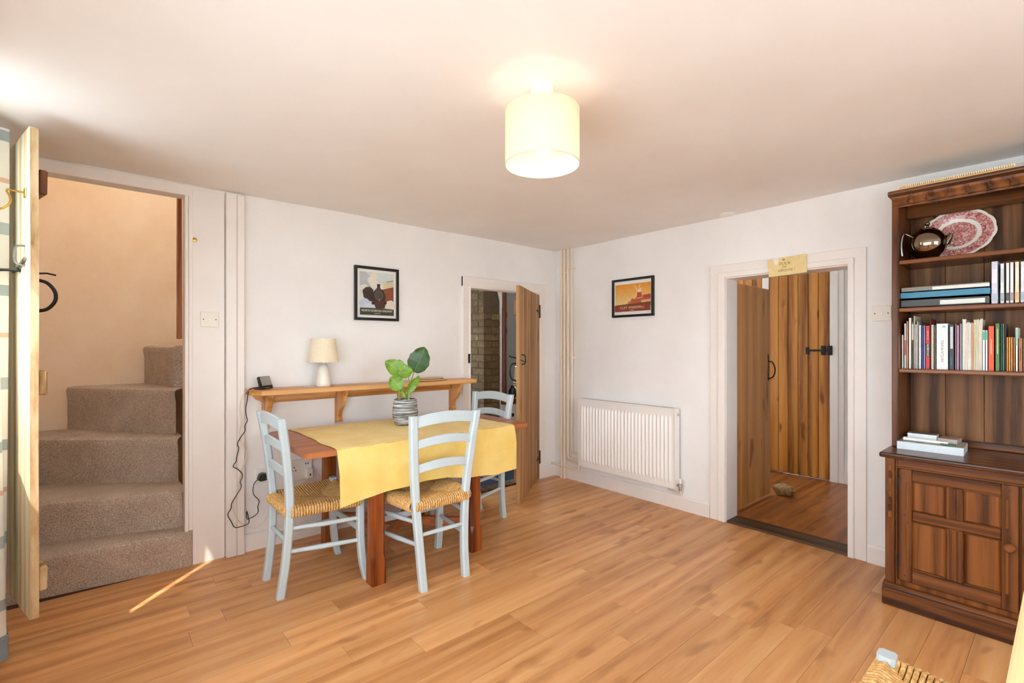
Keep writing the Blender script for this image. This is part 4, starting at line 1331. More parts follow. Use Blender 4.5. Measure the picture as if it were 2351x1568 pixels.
def beam(a, b, w, h, z):
    a, b = Vector((a[0], a[1], 0)), Vector((b[0], b[1], 0))
    d = (b - a).normalized()
    n = Vector((-d.y, d.x, 0)) * w / 2
    g = G()
    p = [a + n, a - n, b - n, b + n]
    return g.prism([(q.x, q.y) for q in p], 'Z', z, z + h)


mk('stretcher', beam((1.185, 2.52), (1.805, 3.18), 0.036, 0.060, 0.145), 'table', tb, 0.003)
mk('stretcher', beam((1.185, 3.18), (1.805, 2.52), 0.036, 0.060, 0.146), 'table', tb, 0.003)

# yellow cloth: lies on the top and hangs over the near edge
cx0, cx1 = 0.930, 2.130
yb, ye = 3.240, 2.452


def cloth_fn(u, v):
    x = cx0 + (cx1 - cx0) * u
    topL = yb - ye
    drop_len = 0.272 + 0.018 * math.sin(2.2 * PI * u + 2.4) - 0.018 * max(0, 1 - abs(u - 0.55) / 0.3) + (0.026 * (u - 0.6) if u > 0.6 else 0)
    s = v * (topL + drop_len)
    # slight skew and waviness of the left edge on top
    if s < topL - 0.012:
        y = yb - s
        z = TZ + 0.0022 + 0.0012 * math.sin(x * 17 + y * 9) * math.sin(y * 13) ** 2 + (0.0012 if u < 0.02 else 0)
        x += 0.006 * math.sin(y * 9) * (1 - u) + 0.004 * math.sin(y * 23) * (1 - u)
        return (x, y, z)
    r = 0.012
    q = s - (topL - r)
    if q < r * PI / 2:
        a = q / r
        return (x, ye - 0.004 - (r * math.sin(a)) + r, TZ + 0.0022 - r * (1 - math.cos(a)))
    d = q - r * PI / 2
    f = min(1, d / 0.10)
    wob = (0.010 * math.sin(u * 21 + 0.8) + 0.007 * math.sin(u * 37 + 2.0) + 0.006 * math.sin(u * 9)) * f
    y = ye - 0.0065 - 0.012 * f - wob * 0.8 - 0.012 * d / 0.27 * max(0, 1 - u / 0.14)
    x += 0.008 * f * math.sin(u * 15 + d * 6) * 0.4 + 0
    return (x, y, TZ + 0.0022 - r - d)


g = G().grid(cloth_fn, 120, 110)
tag(mk('tablecloth', g, 'cloth', smooth=True, solid=0.0012), 'yellow linen cloth over the table, hanging down in front', 'tablecloth')

# ================================================================ CHAIRS
def make_chair():
    t = thing('dining_chair', '', 'chair', (0, 0, 0))
    for s in (-1, 1):
        pts = smooth_path([(s * 0.135, -0.004, 0), (s * 0.142, 0.022, 0.20), (s * 0.160, 0.034, 0.46), (s * 0.181, 0.016, 0.70), (s * 0.202, -0.018, 0.935)], 6)
        mk('back_post', G().post([(p.x, p.y, p.z) for p in pts], 0.044, 0.040, 0.008), 'chair', t, smooth=True, world=False)
        pts = smooth_path([(s * 0.214, 0.428, 0), (s * 0.210, 0.408, 0.09), (s * 0.207, 0.396, 0.22), (s * 0.206, 0.394, 0.36), (s * 0.206, 0.394, 0.486)], 5)
        mk('front_leg', G().post([(p.x, p.y, p.z) for p in pts], 0.042, 0.040, 0.007), 'chair', t, smooth=True, world=False)
        for zb, zf, xb in ((0.355, 0.345, 0.152), (0.232, 0.222, 0.144)):
            mk('side_rung', G().tube([(s * xb, 0.035, zb), (s * (xb + 0.03), 0.2, (zb + zf) / 2), (s * 0.206, 0.392, zf)], [0.0105, 0.0138, 0.0105], 10), 'chair', t, smooth=True, world=False)
        mk('seat_rail', G().tube([(s * 0.162, 0.034, 0.430), (s * 0.206, 0.394, 0.430)], 0.0125, 10), 'chair', t, smooth=True, world=False)
    mk('back_rung', G().tube([(-0.146, 0.027, 0.285), (0, 0.027, 0.286), (0.146, 0.027, 0.285)], [0.0095, 0.0125, 0.0095], 10), 'chair', t, smooth=True, world=False)
    mk('front_rail', G().box(-0.205, 0.205, 0.388, 0.402, 0.262, 0.300), 'chair', t, 0.004, world=False)
    mk('seat_rail', G().tube([(-0.162, 0.034, 0.438), (0.162, 0.034, 0.438)], 0.0125, 10), 'chair', t, smooth=True, world=False)
    mk('seat_rail', G().tube([(-0.206, 0.396, 0.438), (0.206, 0.396, 0.438)], 0.0125, 10), 'chair', t, smooth=True, world=False)
    # three arched, slightly bowed slats
    for zc, hh, xw, yc in ((0.897, 0.060, 0.190, -0.012), (0.775, 0.046, 0.178, 0.005), (0.640, 0.046, 0.166, 0.022)):
        g = G()
        n = 16
        ring = []
        for i in range(n + 1):
            u = -1 + 2 * i / n
            x = u * xw
            arch = 0.020 * (1 - u * u)
            bow = -0.018 * (1 - u * u)
            y_ = yc + bow
            ring.append([(x, y_ - 0.007, zc - hh / 2 + arch), (x, y_ + 0.007, zc - hh / 2 + arch), (x, y_ + 0.006, zc + hh / 2 + arch * 1.1), (x, y_ - 0.008, zc + hh / 2 + arch * 1.1)])
        vs = [p for r_ in ring for p in r_]
        fs_ = [(i * 4 + k, i * 4 + (k + 1) % 4, (i + 1) * 4 + (k + 1) % 4, (i + 1) * 4 + k) for i in range(n) for k in range(4)] + [(0, 1, 2, 3), tuple(n * 4 + k for k in (3, 2, 1, 0))]
        g.add(vs, fs_)
        mk('back_slat', g, 'chair', t, 0.003, world=False)
    # rush seat woven in four triangles of cords
    Z0 = 0.462
    A = [Vector((-0.182, 0.022, Z0)), Vector((0.182, 0.022, Z0)), Vector((0.226, 0.405, Z0)), Vector((-0.226, 0.405, Z0))]
    Cn = Vector((0, 0.225, Z0 - 0.024))
    g = G()
    for e in range(4):
        a, b = A[e], A[(e + 1) % 4]
        L = (b - a).length
        n = int(L / 0.0135)
        ed = (b - a).normalized()
        out = Vector((ed.y, -ed.x, 0))
        for i in range(n):
            tt = (i + 0.5) / n
            if min(tt, 1 - tt) * L < 0.017:
                continue
            p = a + (b - a) * tt
            q = (a + (Cn - a) * (2 * tt)) if tt < 0.5 else (Cn + (b - Cn) * (2 * tt - 1))
            jit = R.uniform(-0.0012, 0.0012)
            path = [p - out * 0.012 + Vector((0, 0, -0.045)), p + out * 0.010 + Vector((0, 0, -0.036)), p + out * 0.016 + Vector((0, 0, -0.018)), p + out * 0.008 + Vector((0, 0, 0.002 + jit)), p - out * 0.014 + Vector((0, 0, 0.010 + jit)), p * 0.55 + q * 0.45 + Vector((0, 0, 0.006 + jit)), q + Vector((0, 0, 0.0))]
            g.tube(path, [0.0064] * 5 + [0.0062, 0.0058], 6, False)
    # underside so that the weave is closed
    g.add([tuple(p + Vector((0, 0, -0.034))) for p in A] + [tuple(p + Vector((0, 0, -0.012))) for p in A], [(0, 1, 2, 3), (4, 5, 6, 7)])
    mk('rush_seat', g, 'rush', t, smooth=True, world=False)
    return t


ch = make_chair()
GRP = 'pale blue ladder-back chairs'
spots = [((0.722, 2.80), rad(-90), 'pale blue ladder-back chair with rush seat at left end of table'),
         ((1.452, 2.252), rad(-1), 'pale blue rush-seat chair with its back to the viewer, in front of the yellow cloth'),
         ((2.330, 2.956), rad(95), 'pale blue chair at far right end of table by the small plank door'),
         ((1.380, -0.075), rad(0), 'pale blue chair at the bottom right, only its rush seat corner showing')]
for i, (p, a, lab) in enumerate(spots):
    o = ch if i == 0 else copy_tree(ch)
    o.location = (p[0], p[1], 0)
    o.rotation_euler = (0, 0, a)
    tag(o, lab, 'chair', GRP)

# ================================================================ POT PLANT
PX, PY, PZ = 1.578, 2.935, TZ + 0.004
pt = thing('potted_plant', 'potted plant with broad green leaves in striped grey pot', 'plant', (PX, PY, PZ))
prof = [(0.060, 0.0), (0.068, 0.006), (0.080, 0.035), (0.0845, 0.075)]
for i in range(9):
    prof.append((0.0845 - 0.0009 * i + (0.0012 if i % 2 else 0), 0.080 + i * 0.0095))
prof += [(0.0745, 0.168), (0.072, 0.172), (0.069, 0.170), (0.069, 0.150)]
mk('pot', G().lathe(prof, 48, (0, 0, 0), False), 'pot', pt, smooth=True, world=False)
mk('pot_bottom', G().lathe([(0.001, 0.0), (0.060, 0.0)], 32, (0, 0, 0), False), 'pot', pt, world=False)
mk('soil', G().lathe([(0.070, 0.150), (0.05, 0.154), (0.01, 0.156)], 32, (0, 0, 0), False), 'soil', pt, smooth=True, world=False)
VR = Vector((0.7576, -0.6528, 0))       # along the row of leaves
VN = Vector((-0.6528, -0.7576, 0))      # towards the room


def leaf(base, tip, width, mat, cup=0.15, facing=None, roll=0.0):
    b, tp = Vector(base), Vector(tip)
    L = (tp - b).length
    yv = (tp - b).normalized()
    fc = (facing or VN) - yv * (facing or VN).dot(yv)
    zv = fc.normalized()
    xv = yv.cross(zv)
    if roll:
        rm = Matrix.Rotation(roll, 3, yv)
        xv, zv = rm @ xv, rm @ zv
    nu_, nv_ = 8, 14

    def fn(u, v):
        s = math.sin(PI * min(1, v * 0.96 + 0.04) ** 0.85) ** 0.62
        x = (u - 0.5) * width * s * (1 + 0.03 * math.sin(v * 25 + u * 3))
        z = -cup * abs(u - 0.5) ** 1.6 * width * 1.4 + 0.06 * L * math.sin(v * PI) + 0.0035 * math.sin(v * 21) * abs(u - 0.5) * 2
        return (x, v * L, -z)
    o = mk('leaf', G().grid(fn, nu_, nv_), mat, pt, smooth=True, world=False, solid=0.0012)
    m = Matrix((xv, yv, zv)).transposed().to_4x4()
    m.translation = b
    o.matrix_local = m
    return o


def LP(r, n, z):
    v = VR * r + VN * n
    return (v.x, v.y, z)


def stem(pts, r=0.0035):
    mk('stem', G().tube(smooth_path(pts, 4), r, 8), 'stem', pt, smooth=True, world=False)


leaf(LP(0.060, 0.0, 0.352), LP(0.130, -0.02, 0.520), 0.152, 'leaf_dark', 0.2, VN + Vector((-0.1, 0.0, 0.2)))
leaf(LP(0.020, 0.02, 0.335), LP(-0.128, 0.03, 0.425), 0.118, 'leaf_light', 0.2, VN + Vector((0, 0, 0.5)))
leaf(LP(-0.035, 0.05, 0.345), LP(0.060, 0.03, 0.365), 0.095, 'leaf_light', 0.3, VN + Vector((0, 0, 0.45)))
leaf(LP(-0.012, 0.07, 0.245), LP(-0.078, 0.09, 0.325), 0.100, 'leaf_light', 0.25, VN + Vector((0, 0, 0.45)))
leaf(LP(0.030, 0.05, 0.225), LP(0.105, 0.07, 0.335), 0.060, 'leaf_light', 0.6, VN * 0.4 + VR * 0.5 + Vector((0, 0, 0.4)))
leaf(LP(-0.020, 0.00, 0.36), LP(-0.050, -0.02, 0.435), 0.060, 'leaf_light', 0.3, VN + Vector((0, 0, 0.2)))
leaf(LP(0.010, 0.05, 0.19), LP(-0.012, 0.07, 0.250), 0.030, 'leaf_light', 0.4)
stem([LP(0.015, 0, 0.15), LP(0.03, 0, 0.25), LP(0.060, 0, 0.355)])
stem([LP(-0.01, 0, 0.15), LP(0.03, 0.01, 0.24), LP(0.022, 0.02, 0.338)])
stem([LP(-0.03, 0, 0.15), LP(-0.03, 0.04, 0.20), LP(-0.012, 0.07, 0.247)])
stem([LP(0.0, 0, 0.15), LP(0.012, 0.03, 0.19), LP(0.030, 0.05, 0.227)])
stem([LP(0.006, 0, 0.15), LP(-0.006, 0.04, 0.26), LP(-0.035, 0.05, 0.347)])
stem([LP(-0.035, 0.01, 0.15), LP(-0.038, 0.02, 0.22), LP(-0.020, 0.0, 0.362)])
stem([LP(0.03, 0.02, 0.15), LP(0.03, 0.03, 0.18), LP(0.030, 0.02, 0.22)], 0.006)

# ================================================================ DRESSER
DY0, DY1 = -0.335, 0.626      # right and left ends
dr = thing('welsh_dresser', 'dark oak dresser with panelled cupboard, open shelves and carved cornice', 'dresser', (3.27, 0.145, 0))
box('plinth', (3.012, 3.505, DY0 - 0.004, DY1 + 0.002, 0.0, 0.085), 'oakx', dr, 0.004)
mk('plinth_moulding', G().prism([(3.014, 0.086), (3.015, 0.096), (3.024, 0.106), (3.040, 0.112), (3.50, 0.112), (3.50, 0.086)], 'Y', DY0, DY1), 'oakx', dr, 0.0015)
box('carcass', (3.042, 3.500, DY0 + 0.006, DY1 - 0.006, 0.110, 0.742), 'oak', dr, 0.003)
# end stile with carved lozenges
box('corner_stile', (3.034, 3.055, DY1 - 0.048, DY1 - 0.008, 0.112, 0.742), 'oak', dr, 0.003)
for zc in (0.690, 0.655, 0.620, 0.560, 0.525, 0.490, 0.455):
    mk('carved_boss', G().prism([(DY1 - 0.036, zc - 0.015), (DY1 - 0.026, zc - 0.017), (DY1 - 0.020, zc - 0.012), (DY1 - 0.020, zc + 0.012), (DY1 - 0.026, zc + 0.017), (DY1 - 0.036, zc + 0.015)], 'X', 3.028, 3.036), 'oakpanel', dr, 0.0025)
box('front_stile', (3.030, 3.050, 0.568, DY1 - 0.050, 0.112, 0.742), 'oak', dr, 0.003)
box('top_rail', (3.030, 3.050, DY0 + 0.05, 0.568, 0.700, 0.742), 'oakx', dr, 0.002)
box('rail_bead', (3.024, 3.034, DY0 + 0.05, 0.572, 0.692, 0.704), 'oakx', dr, 0.003)
box('bottom_rail', (3.030, 3.050, DY0 + 0.05, 0.568, 0.112, 0.138), 'oakpanel', dr, 0.002)
box('worktop', (2.996, 3.505, DY0 - 0.012, DY1 + 0.010, 0.742, 0.768), 'oakx', dr, 0.010, segs=3)


def cupboard_door(ya, yb_, hinge_left):
    """ya right edge (smaller y), yb_ left edge"""
    z0, z1 = 0.142, 0.694
    d = mk('cupboard_door', G().box(3.036, 3.042, ya, yb_, z0, z1), 'oak', dr, 0.0)
    sw = 0.052
    xf0, xf1 = 3.018, 3.038
    for a, b in ((yb_ - sw, yb_), (ya, ya + sw)):
        mk('stile', G().box(xf0, xf1, a, b, z0, z1), 'oak', d, 0.003)
    ym = (ya + yb_) / 2
    zm = 0.468
    mk('rail', G().box(xf0 + 0.001, xf1, ya + sw, yb_ - sw, z1 - 0.052, z1), 'oakx', d, 0.003)
    mk('rail', G().box(xf0 + 0.001, xf1, ya + sw, yb_ - sw, z0, z0 + 0.062), 'oakx', d, 0.003)
    mk('rail', G().box(xf0 + 0.001, xf1, ya + sw, yb_ - sw, zm - 0.022, zm + 0.022), 'oakx', d, 0.005)
    for za, zb_ in ((z0 + 0.062, zm - 0.022), (zm + 0.022, z1 - 0.052)):
        mk('muntin', G().box(xf0 + 0.002, xf1, ym - 0.030, ym + 0.030, za, zb_), 'oak', d, 0.004)
        for off in (-0.012, 0.0, 0.012):
            mk('reed', G().box(xf0 - 0.001, xf0 + 0.004, ym + off - 0.004, ym + off + 0.004, za + 0.004, zb_ - 0.004), 'oak', d, 0.002)
        for a, b in ((ya + sw, ym - 0.030), (ym + 0.030, yb_ - sw)):
            # raised and fielded panel with sloping margin
            m_ = 0.010
            xo, xi = 3.0335, 3.029
            vs = [(xo, a, za), (xo, b, za), (xo, b, zb_), (xo, a, zb_), (xi, a + m_, za + m_), (xi, b - m_, za + m_), (xi, b - m_, zb_ - m_), (xi, a + m_, zb_ - m_), (3.037, a, za), (3.037, b, za), (3.037, b, zb_), (3.037, a, zb_)]
            fs_ = [(4, 5, 6, 7), (0, 1, 5, 4), (1, 2, 6, 5), (2, 3, 7, 6), (3, 0, 4, 7), (8, 9, 1, 0), (9, 10, 2, 1), (10, 11, 3, 2), (11, 8, 0, 3), (8, 11, 10, 9)]
            mk('panel', G().add(vs, fs_), 'oakpanel', d)
            mk('panel_bead', G().box(xf0 + 0.002, 3.032, a, b, zb_ - 0.007, zb_), 'oakx', d, 0.002)
            mk('panel_bead', G().box(xf0 + 0.004, 3.032, a, b, za, za + 0.006), 'oakx', d, 0.002)
        for a in (yb_ - sw + 0.012, ya + sw - 0.022):
            mk('stile_flute', G().box(xf0 - 0.002, xf0 + 0.004, a, a + 0.010, za + 0.012, zb_ - 0.012), 'oakpanel', d, 0.002)
    for py in (yb_ - 0.025, ya + 0.025, ym):
        for pz in (z1 - 0.024, z0 + 0.028, zm):
            mk('peg', G().lathe([(0.0042, 0), (0.0042, 0.0015), (0.002, 0.003)], 8), 'oak', d, world=False, loc=(xf0 + 0.0005 - wloc(d).x, py - wloc(d).y, pz - wloc(d).z), rot=(0, rad(-90), 0))
    hy = yb_ + 0.0005 if hinge_left else ya - 0.0005
    for pz in (0.625, 0.230):
        mk('hinge', G().box(xf0 - 0.003, xf0 + 0.008, hy - 0.004, hy + 0.004, pz - 0.028, pz + 0.028), 'black', d, 0.001)
    ky = ya + 0.026 if hinge_left else yb_ - 0.026
    hd = mk('knob', G().lathe([(0.010, 0), (0.010, 0.004), (0.007, 0.012), (0.017, 0.020), (0.020, 0.027), (0.014, 0.034), (0.006, 0.033)], 20), 'oak', d, smooth=True, world=False, loc=(xf0 - wloc(d).x, ky - wloc(d).y, 0.425 - wloc(d).z), rot=(0, rad(-90), 0))
    return d


cupboard_door(0.150, 0.562, True)
cupboard_door(-0.270, 0.142, False)
# upper rack
UX0 = 3.200
for a, b in ((DY1 - 0.030, DY1 - 0.002), (DY0 + 0.002, DY0 + 0.030)):
    box('rack_side', (UX0, 3.500, a, b, 0.768, 2.075), 'oak', dr, 0.004)
# back boards
for i in range(6):
    a = DY0 + 0.03 + i * (DY1 - DY0 - 0.06) / 6
    box('back_board', (3.480, 3.494, a + 0.0006, a + (DY1 - DY0 - 0.06) / 6 - 0.0006, 0.768, 2.06), 'oakback', dr, 0.002)
box('back_moulding', (3.462, 3.482, DY0 + 0.03, DY1 - 0.03, 0.768, 0.805), 'oakx', dr, 0.006, segs=2)
for zt in (1.752, 1.502, 1.183):
    box('shelf', (UX0 + 0.004, 3.482, DY0 + 0.03, DY1 - 0.03, zt - 0.022, zt), 'oakx', dr, 0.006, segs=2)
    box('plate_rail', (3.40, 3.412, DY0 + 0.03, DY1 - 0.03, zt, zt + 0.004), 'oakx', dr)
box('rack_top', (UX0 - 0.002, 3.500, DY0, DY1, 2.075, 2.092), 'oak', dr, 0.003)
box('inner_frieze', (UX0 + 0.20, UX0 + 0.215, DY0 + 0.03, DY1 - 0.03, 2.00, 2.075), 'oakx', dr, 0.002)
mk('cornice', G().prism([(UX0 + 0.012, 2.030), (UX0 - 0.002, 2.030), (UX0 - 0.004, 2.036), (UX0 + 0.004, 2.045), (UX0 - 0.002, 2.060), (UX0 - 0.012, 2.076), (UX0 - 0.014, 2.088), (UX0 + 0.012, 2.09)], 'Y', DY0 + 0.004, DY1 - 0.004), 'oakpanel', dr)
mk('cornice_cap', G().prism([(UX0 - 0.016, 2.090), (UX0 - 0.028, 2.098), (UX0 - 0.030, 2.108), (UX0 - 0.022, 2.118), (3.500, 2.118), (3.500, 2.090)], 'Y', DY0 - 0.012, DY1 + 0.010), 'oakx', dr, 0.002)
yy = DY1 - 0.075
while yy > DY0 + 0.05:
    pts = smooth_path([(UX0 - 0.004, yy + 0.008, 2.036), (UX0 - 0.001, yy + 0.001, 2.046), (UX0 - 0.005, yy + 0.006, 2.054), (UX0 - 0.007, yy - 0.002, 2.062), (UX0 - 0.012, yy + 0.003, 2.070), (UX0 - 0.014, yy - 0.007, 2.084)], 3)
    mk('carved_scroll', G().tube(pts, [0.0012 + 0.0032 * math.sin(PI * (i + 0.5) / len(pts)) for i in range(len(pts))], 6), 'oak', dr, smooth=True)
    yy -= 0.0745

# pale slatted strip on top of the dresser
ps = thing('pale_slatted_mat', 'pale slatted wooden mat edge lying on top of the dresser', 'mat', (3.30, 0.375, 2.118))
mk('mat_base', G().box(3.185, 3.42, 0.165, 0.592, 2.118, 2.126), flat('#d9b57c'), ps)
for i in range(54):
    yy = 0.168 + i * 0.0079
    mk('slat', G().box(3.180, 3.42, yy, yy + 0.0052, 2.126, 2.137), flat('#ecd7ac'), ps)

# ---- things on the top shelf
tp = thing('steel_teapot', 'polished steel ball teapot with black spout on the top shelf', 'teapot', (3.292, 0.492, 1.7525))
BR = 0.082
prof = [(0.036, 0.0), (0.042, 0.003)]
for i in range(1, 17):
    a = -PI / 2 + 0.55 + (PI - 0.98) * i / 16
    prof.append((BR * math.cos(a), 0.084 + BR * 0.98 * math.sin(a)))
mk('body', G().lathe(prof, 48), 'teapot', tp, smooth=True, world=False)
lid = mk('lid', G().lathe([(0.036, 0.156), (0.035, 0.160), (0.022, 0.166), (0.006, 0.169), (0.005, 0.176), (0.011, 0.183), (0.011, 0.191), (0.005, 0.197), (0.0005, 0.198)], 32), 'teapot', tp, smooth=True, world=False)
# spout to the right, handle to the left (along -y / +y)
mk('spout', G().tube([(0, -0.068, 0.078), (0, -0.086, 0.102), (-0.004, -0.096, 0.122)], [0.024, 0.015, 0.006], 14), 'teapot', tp, smooth=True, world=False)
hp = smooth_path([(-0.02, 0.058, 0.125), (-0.035, 0.078, 0.138), (-0.045, 0.088, 0.141), (-0.055, 0.095, 0.118), (-0.06, 0.098, 0.072), (-0.058, 0.094, 0.025)], 5)
mk('handle', G().tube(hp, [0.004] * 10 + [0.006] * (len(hp) - 10), 10), 'chrome', tp, smooth=True, world=False)


def dish(name, label, ctr, a, b, mat, lean, scal=0.0, roll=0.0, group=None):
    """oval dish: local x along width, y up its face, z towards the room"""
    g = G()
    n = 72
    rings = [(0.0, 0.0), (0.30, 0.0), (0.60, 0.001), (0.66, 0.006), (0.85, 0.012), (0.97, 0.017), (1.0, 0.0175)]
    vs = []
    for (r_, z) in rings[1:]:
        for i in range(n):
            t = 2 * PI * i / n
            s = 1 + (scal * abs(math.sin(t * 6)) if r_ > 0.9 else 0)
            vs.append((a * r_ * s * math.cos(t), b * r_ * s * math.sin(t), z))
    fs_ = [tuple(range(n))]
    for j in range(len(rings) - 2):
        for i in range(n):
            fs_.append((j * n + i, j * n + (i + 1) % n, (j + 1) * n + (i + 1) % n, (j + 1) * n + i))
    g.add(vs, fs_)
    o = mk(name, g, mat, None, smooth=True, world=False, solid=0.0035)
    M = frame_mtx(ctr, (0, -1, 0), (math.sin(lean), 0, math.cos(lean)))
    o.matrix_world = M @ Matrix.Rotation(roll, 4, 'Z')
    return tag(o, label, 'plate', group)


dish('oval_platter', 'red and cream patterned oval platter leaning behind the teapot', (3.432, 0.393, 1.889), 0.148, 0.128, 'platter', 0.20, 0.03, rad(8), 'plates on the dresser')
dish('blue_plate', 'blue and white round plate at the right edge of dresser shelf', (3.440, 0.052, 1.853), 0.098, 0.098, 'blueplate', 0.16, 0.0, 0.0, 'plates on the dresser')

# ---- books
def book(label, ya, yb_, h, col, zs, depth=0.165, xs=3.262, pages=True, group=None, name='book', worn=False, thick=0.0012):
    """upright book, spine facing the room; ya left edge, yb_ right edge"""
    a, b = max(ya, yb_) - 0.0003, min(ya, yb_) + 0.0003
    t = thing(name, label, 'book', (xs + depth / 2, (a + b) / 2, zs), group=group)
    g = G()
    g.box(xs, xs + thick + 0.0008, b, a, zs, zs + h)
    g.box(xs, xs + depth, b, b + thick, zs, zs + h)
    g.box(xs, xs + depth, a - thick, a, zs, zs + h)
    if worn:
        g = G()
        nw = max(2, int((a - b) / 0.004))
        for i in range(nw):
            q0, q1 = b + (a - b) * i / nw, b + (a - b) * (i + 1) / nw
            hh = h - R.uniform(0, 0.012)
            g.tube([(xs + 0.003 + R.uniform(0, 0.003), (q0 + q1) / 2 + R.uniform(-0.001, 0.001), zs), (xs + 0.003, (q0 + q1) / 2, zs + hh * 0.5), (xs + 0.003 + R.uniform(0, 0.004), (q0 + q1) / 2 + R.uniform(-0.0015, 0.0015), zs + hh)], (q1 - q0) * 0.52, 6)
            g.box(xs + 0.003, xs + depth, q0 + 0.0003, q1 - 0.0003, zs, zs + hh - 0.003)
    mk('cover', g, flat(col, 0.5), t)
    if pages and not worn and (a - b) > 0.004:
        mk('pages', G().box(xs + thick + 0.001, xs + depth - 0.003, b + thick, a - thick, zs + 0.002, zs + h - 0.003), 'paper', t)
    return t


def spine_text(t, body, size, col, ya, yb_, zc, xs=3.262, sx=1.0, down=True):
    ym = (ya + yb_) / 2
    l = Vector((xs - 0.0004, ym, zc)) - wloc(t)
    up = (0, 0, -1) if down else (0, 0, 1)
    m = frame_mtx(l, (0, 0, -1), (0, -1, 0))
    return text('spine_lettering', body, size, flat(col), t, m, 0.0003, 1.0, sx)


def spine_band(t, ya, yb_, z0, z1, col, xs=3.262, name='spine_band'):
    a, b = max(ya, yb_), min(ya, yb_)
    return mk(name, G().box(xs - 0.0003, xs + 0.0005, b + 0.0004, a - 0.0004, z0, z1), flat(col, 0.5), t)


ZS = 1.183
GB = 'books on the middle dresser shelf'
B = [
    (0.593, 0.585, 0.178, '#e9e2d2', 'short cream-spined book at left end of the middle shelf', 0),
    (0.583, 0.573, 0.238, '#cfcac2', 'slim grey book with red lettering, second from left', 0),
    (0.573, 0.566, 0.251, '#dfa98c', 'slim salmon pink book near the left end', 0),
    (0.564, 0.552, 0.267, '#e3dcca', 'tall cream book near left end of middle shelf', 0),
    (0.551, 0.544, 0.250, '#56524a', 'dark mottled thin book beside tall cream book', 0),
    (0.544, 0.537, 0.276, '#c8bfa6', 'tallest khaki booklet on the middle shelf', 0),
    (0.537, 0.530, 0.232, '#e8e4dc', 'thin white booklet right of the khaki one', 0),
    (0.530, 0.524, 0.246, '#cfcfc8', 'thin pale grey booklet right of the white one', 0),
    (0.523, 0.512, 0.227, '#dcdae0', 'pale lavender white book left of the navy one', 0),
    (0.511, 0.502, 0.225, '#2b4a80', 'navy blue book on the middle shelf', 0),
    (0.502, 0.496, 0.225, '#cbb9d4', 'thin lilac booklet between navy and red books', 0),
    (0.495, 0.478, 0.223, '#c9303a', 'red book with black title band on its spine', 0),
    (0.478, 0.473, 0.257, '#7a2f2a', 'thin tall dark red booklet right of the red book', 0),
    (0.473, 0.461, 0.227, '#d8d3b4', 'comb-bound cream notebook left of wide white book', 0),
    (0.460, 0.455, 0.226, '#a9a391', 'thin grey comb-bound notebook touching the wide white book', 0),
    (0.453, 0.407, 0.232, '#edebe8', 'wide white book, the thickest on the shelf', 0),
    (0.404, 0.385, 0.225, '#3c4247', 'dark slate book with white vertical title', 0),
    (0.382, 0.376, 0.229, '#b9818c', 'thin dusty pink booklet right of the slate book', 0),
    (0.376, 0.366, 0.222, '#b48aa2', 'mauve book in the middle of the shelf', 0),
    (0.365, 0.355, 0.229, '#8d8690', 'grey magazine right of the mauve book', 0),
    (0.355, 0.341, 0.258, '#e6e0cf', 'first frayed cream folded map from the left', 1),
    (0.341, 0.323, 0.242, '#dcd9d0', 'second frayed whitish folded map from the left', 1),
    (0.323, 0.313, 0.241, '#cf9d72', 'frayed orange-tan folded map among cream ones', 1),
    (0.313, 0.297, 0.254, '#d2ccb2', 'frayed olive-cream folded map right of the tan one', 1),
    (0.297, 0.283, 0.255, '#ddd5c0', 'rightmost frayed cream folded map', 1),
    (0.283, 0.273, 0.195, '#e6e6e6', 'left of two white books with green tops', 0),
    (0.273, 0.264, 0.194, '#e2e2e4', 'right of two white books with green tops', 0),
    (0.263, 0.242, 0.214, '#e4562a', 'bright orange-red book on the middle shelf', 0),
    (0.239, 0.223, 0.226, '#567a3c', 'green leaf-patterned book right of orange-red book', 0),
    (0.222, 0.215, 0.224, '#1f5136', 'thin dark green book beside the leaf-patterned one', 0),
    (0.215, 0.208, 0.224, '#5f7a6b', 'thin grey-green booklet right of dark green book', 0),
    (0.208, 0.203, 0.222, '#4a4a4c', 'thin charcoal booklet left of the small orange books', 0),
    (0.202, 0.195, 0.160, '#e29a45', 'first of four small orange paperbacks', 0),
    (0.195, 0.187, 0.160, '#dd9038', 'second of four small orange paperbacks', 0),
    (0.187, 0.180, 0.160, '#e6a352', 'third of four small orange paperbacks', 0),
    (0.179, 0.173, 0.159, '#d98b3a', 'fourth small orange paperback, next to the teal-topped book', 0),
    (0.172, 0.163, 0.204, '#e7e2d6', 'pale book with teal top right of orange paperbacks', 0),
    (0.162, 0.148, 0.155, '#a5673f', 'small brown book near right edge of view', 0),
    (0.147, 0.135, 0.154, '#c9a36b', 'small tan book at the right edge of view', 0),
]
bk = {}
for i, (a, b, h, col, lab, worn) in enumerate(B):
    bk[i] = book(lab, a, b, h, col, ZS, worn=bool(worn), group=GB, depth=R.uniform(0.13, 0.17))
spine_band(bk[1], 0.583, 0.573, ZS + 0.07, ZS + 0.15, '#a8615c')
spine_band(bk[4], 0.551, 0.544, ZS + 0.15, ZS + 0.235, '#c9c4ba')
spine_band(bk[11], 0.495, 0.478, ZS + 0.065, ZS + 0.130, '#140f0e')
spine_text(bk[11], 'NORFOLK', 0.0135, '#efe9e2', 0.495, 0.478, ZS + 0.0975, sx=1.0)
spine_text(bk[11], 'HISTORY OF', 0.008, '#f3c9bd', 0.495, 0.478, ZS + 0.175)
g = G()
for i in range(26):
    zz = ZS + 0.006 + i * 0.0085
    g.box(3.2605, 3.264, 0.4615, 0.4665, zz, zz + 0.0035)
mk('comb_binding', g, flat('#4a463b'), bk[13])
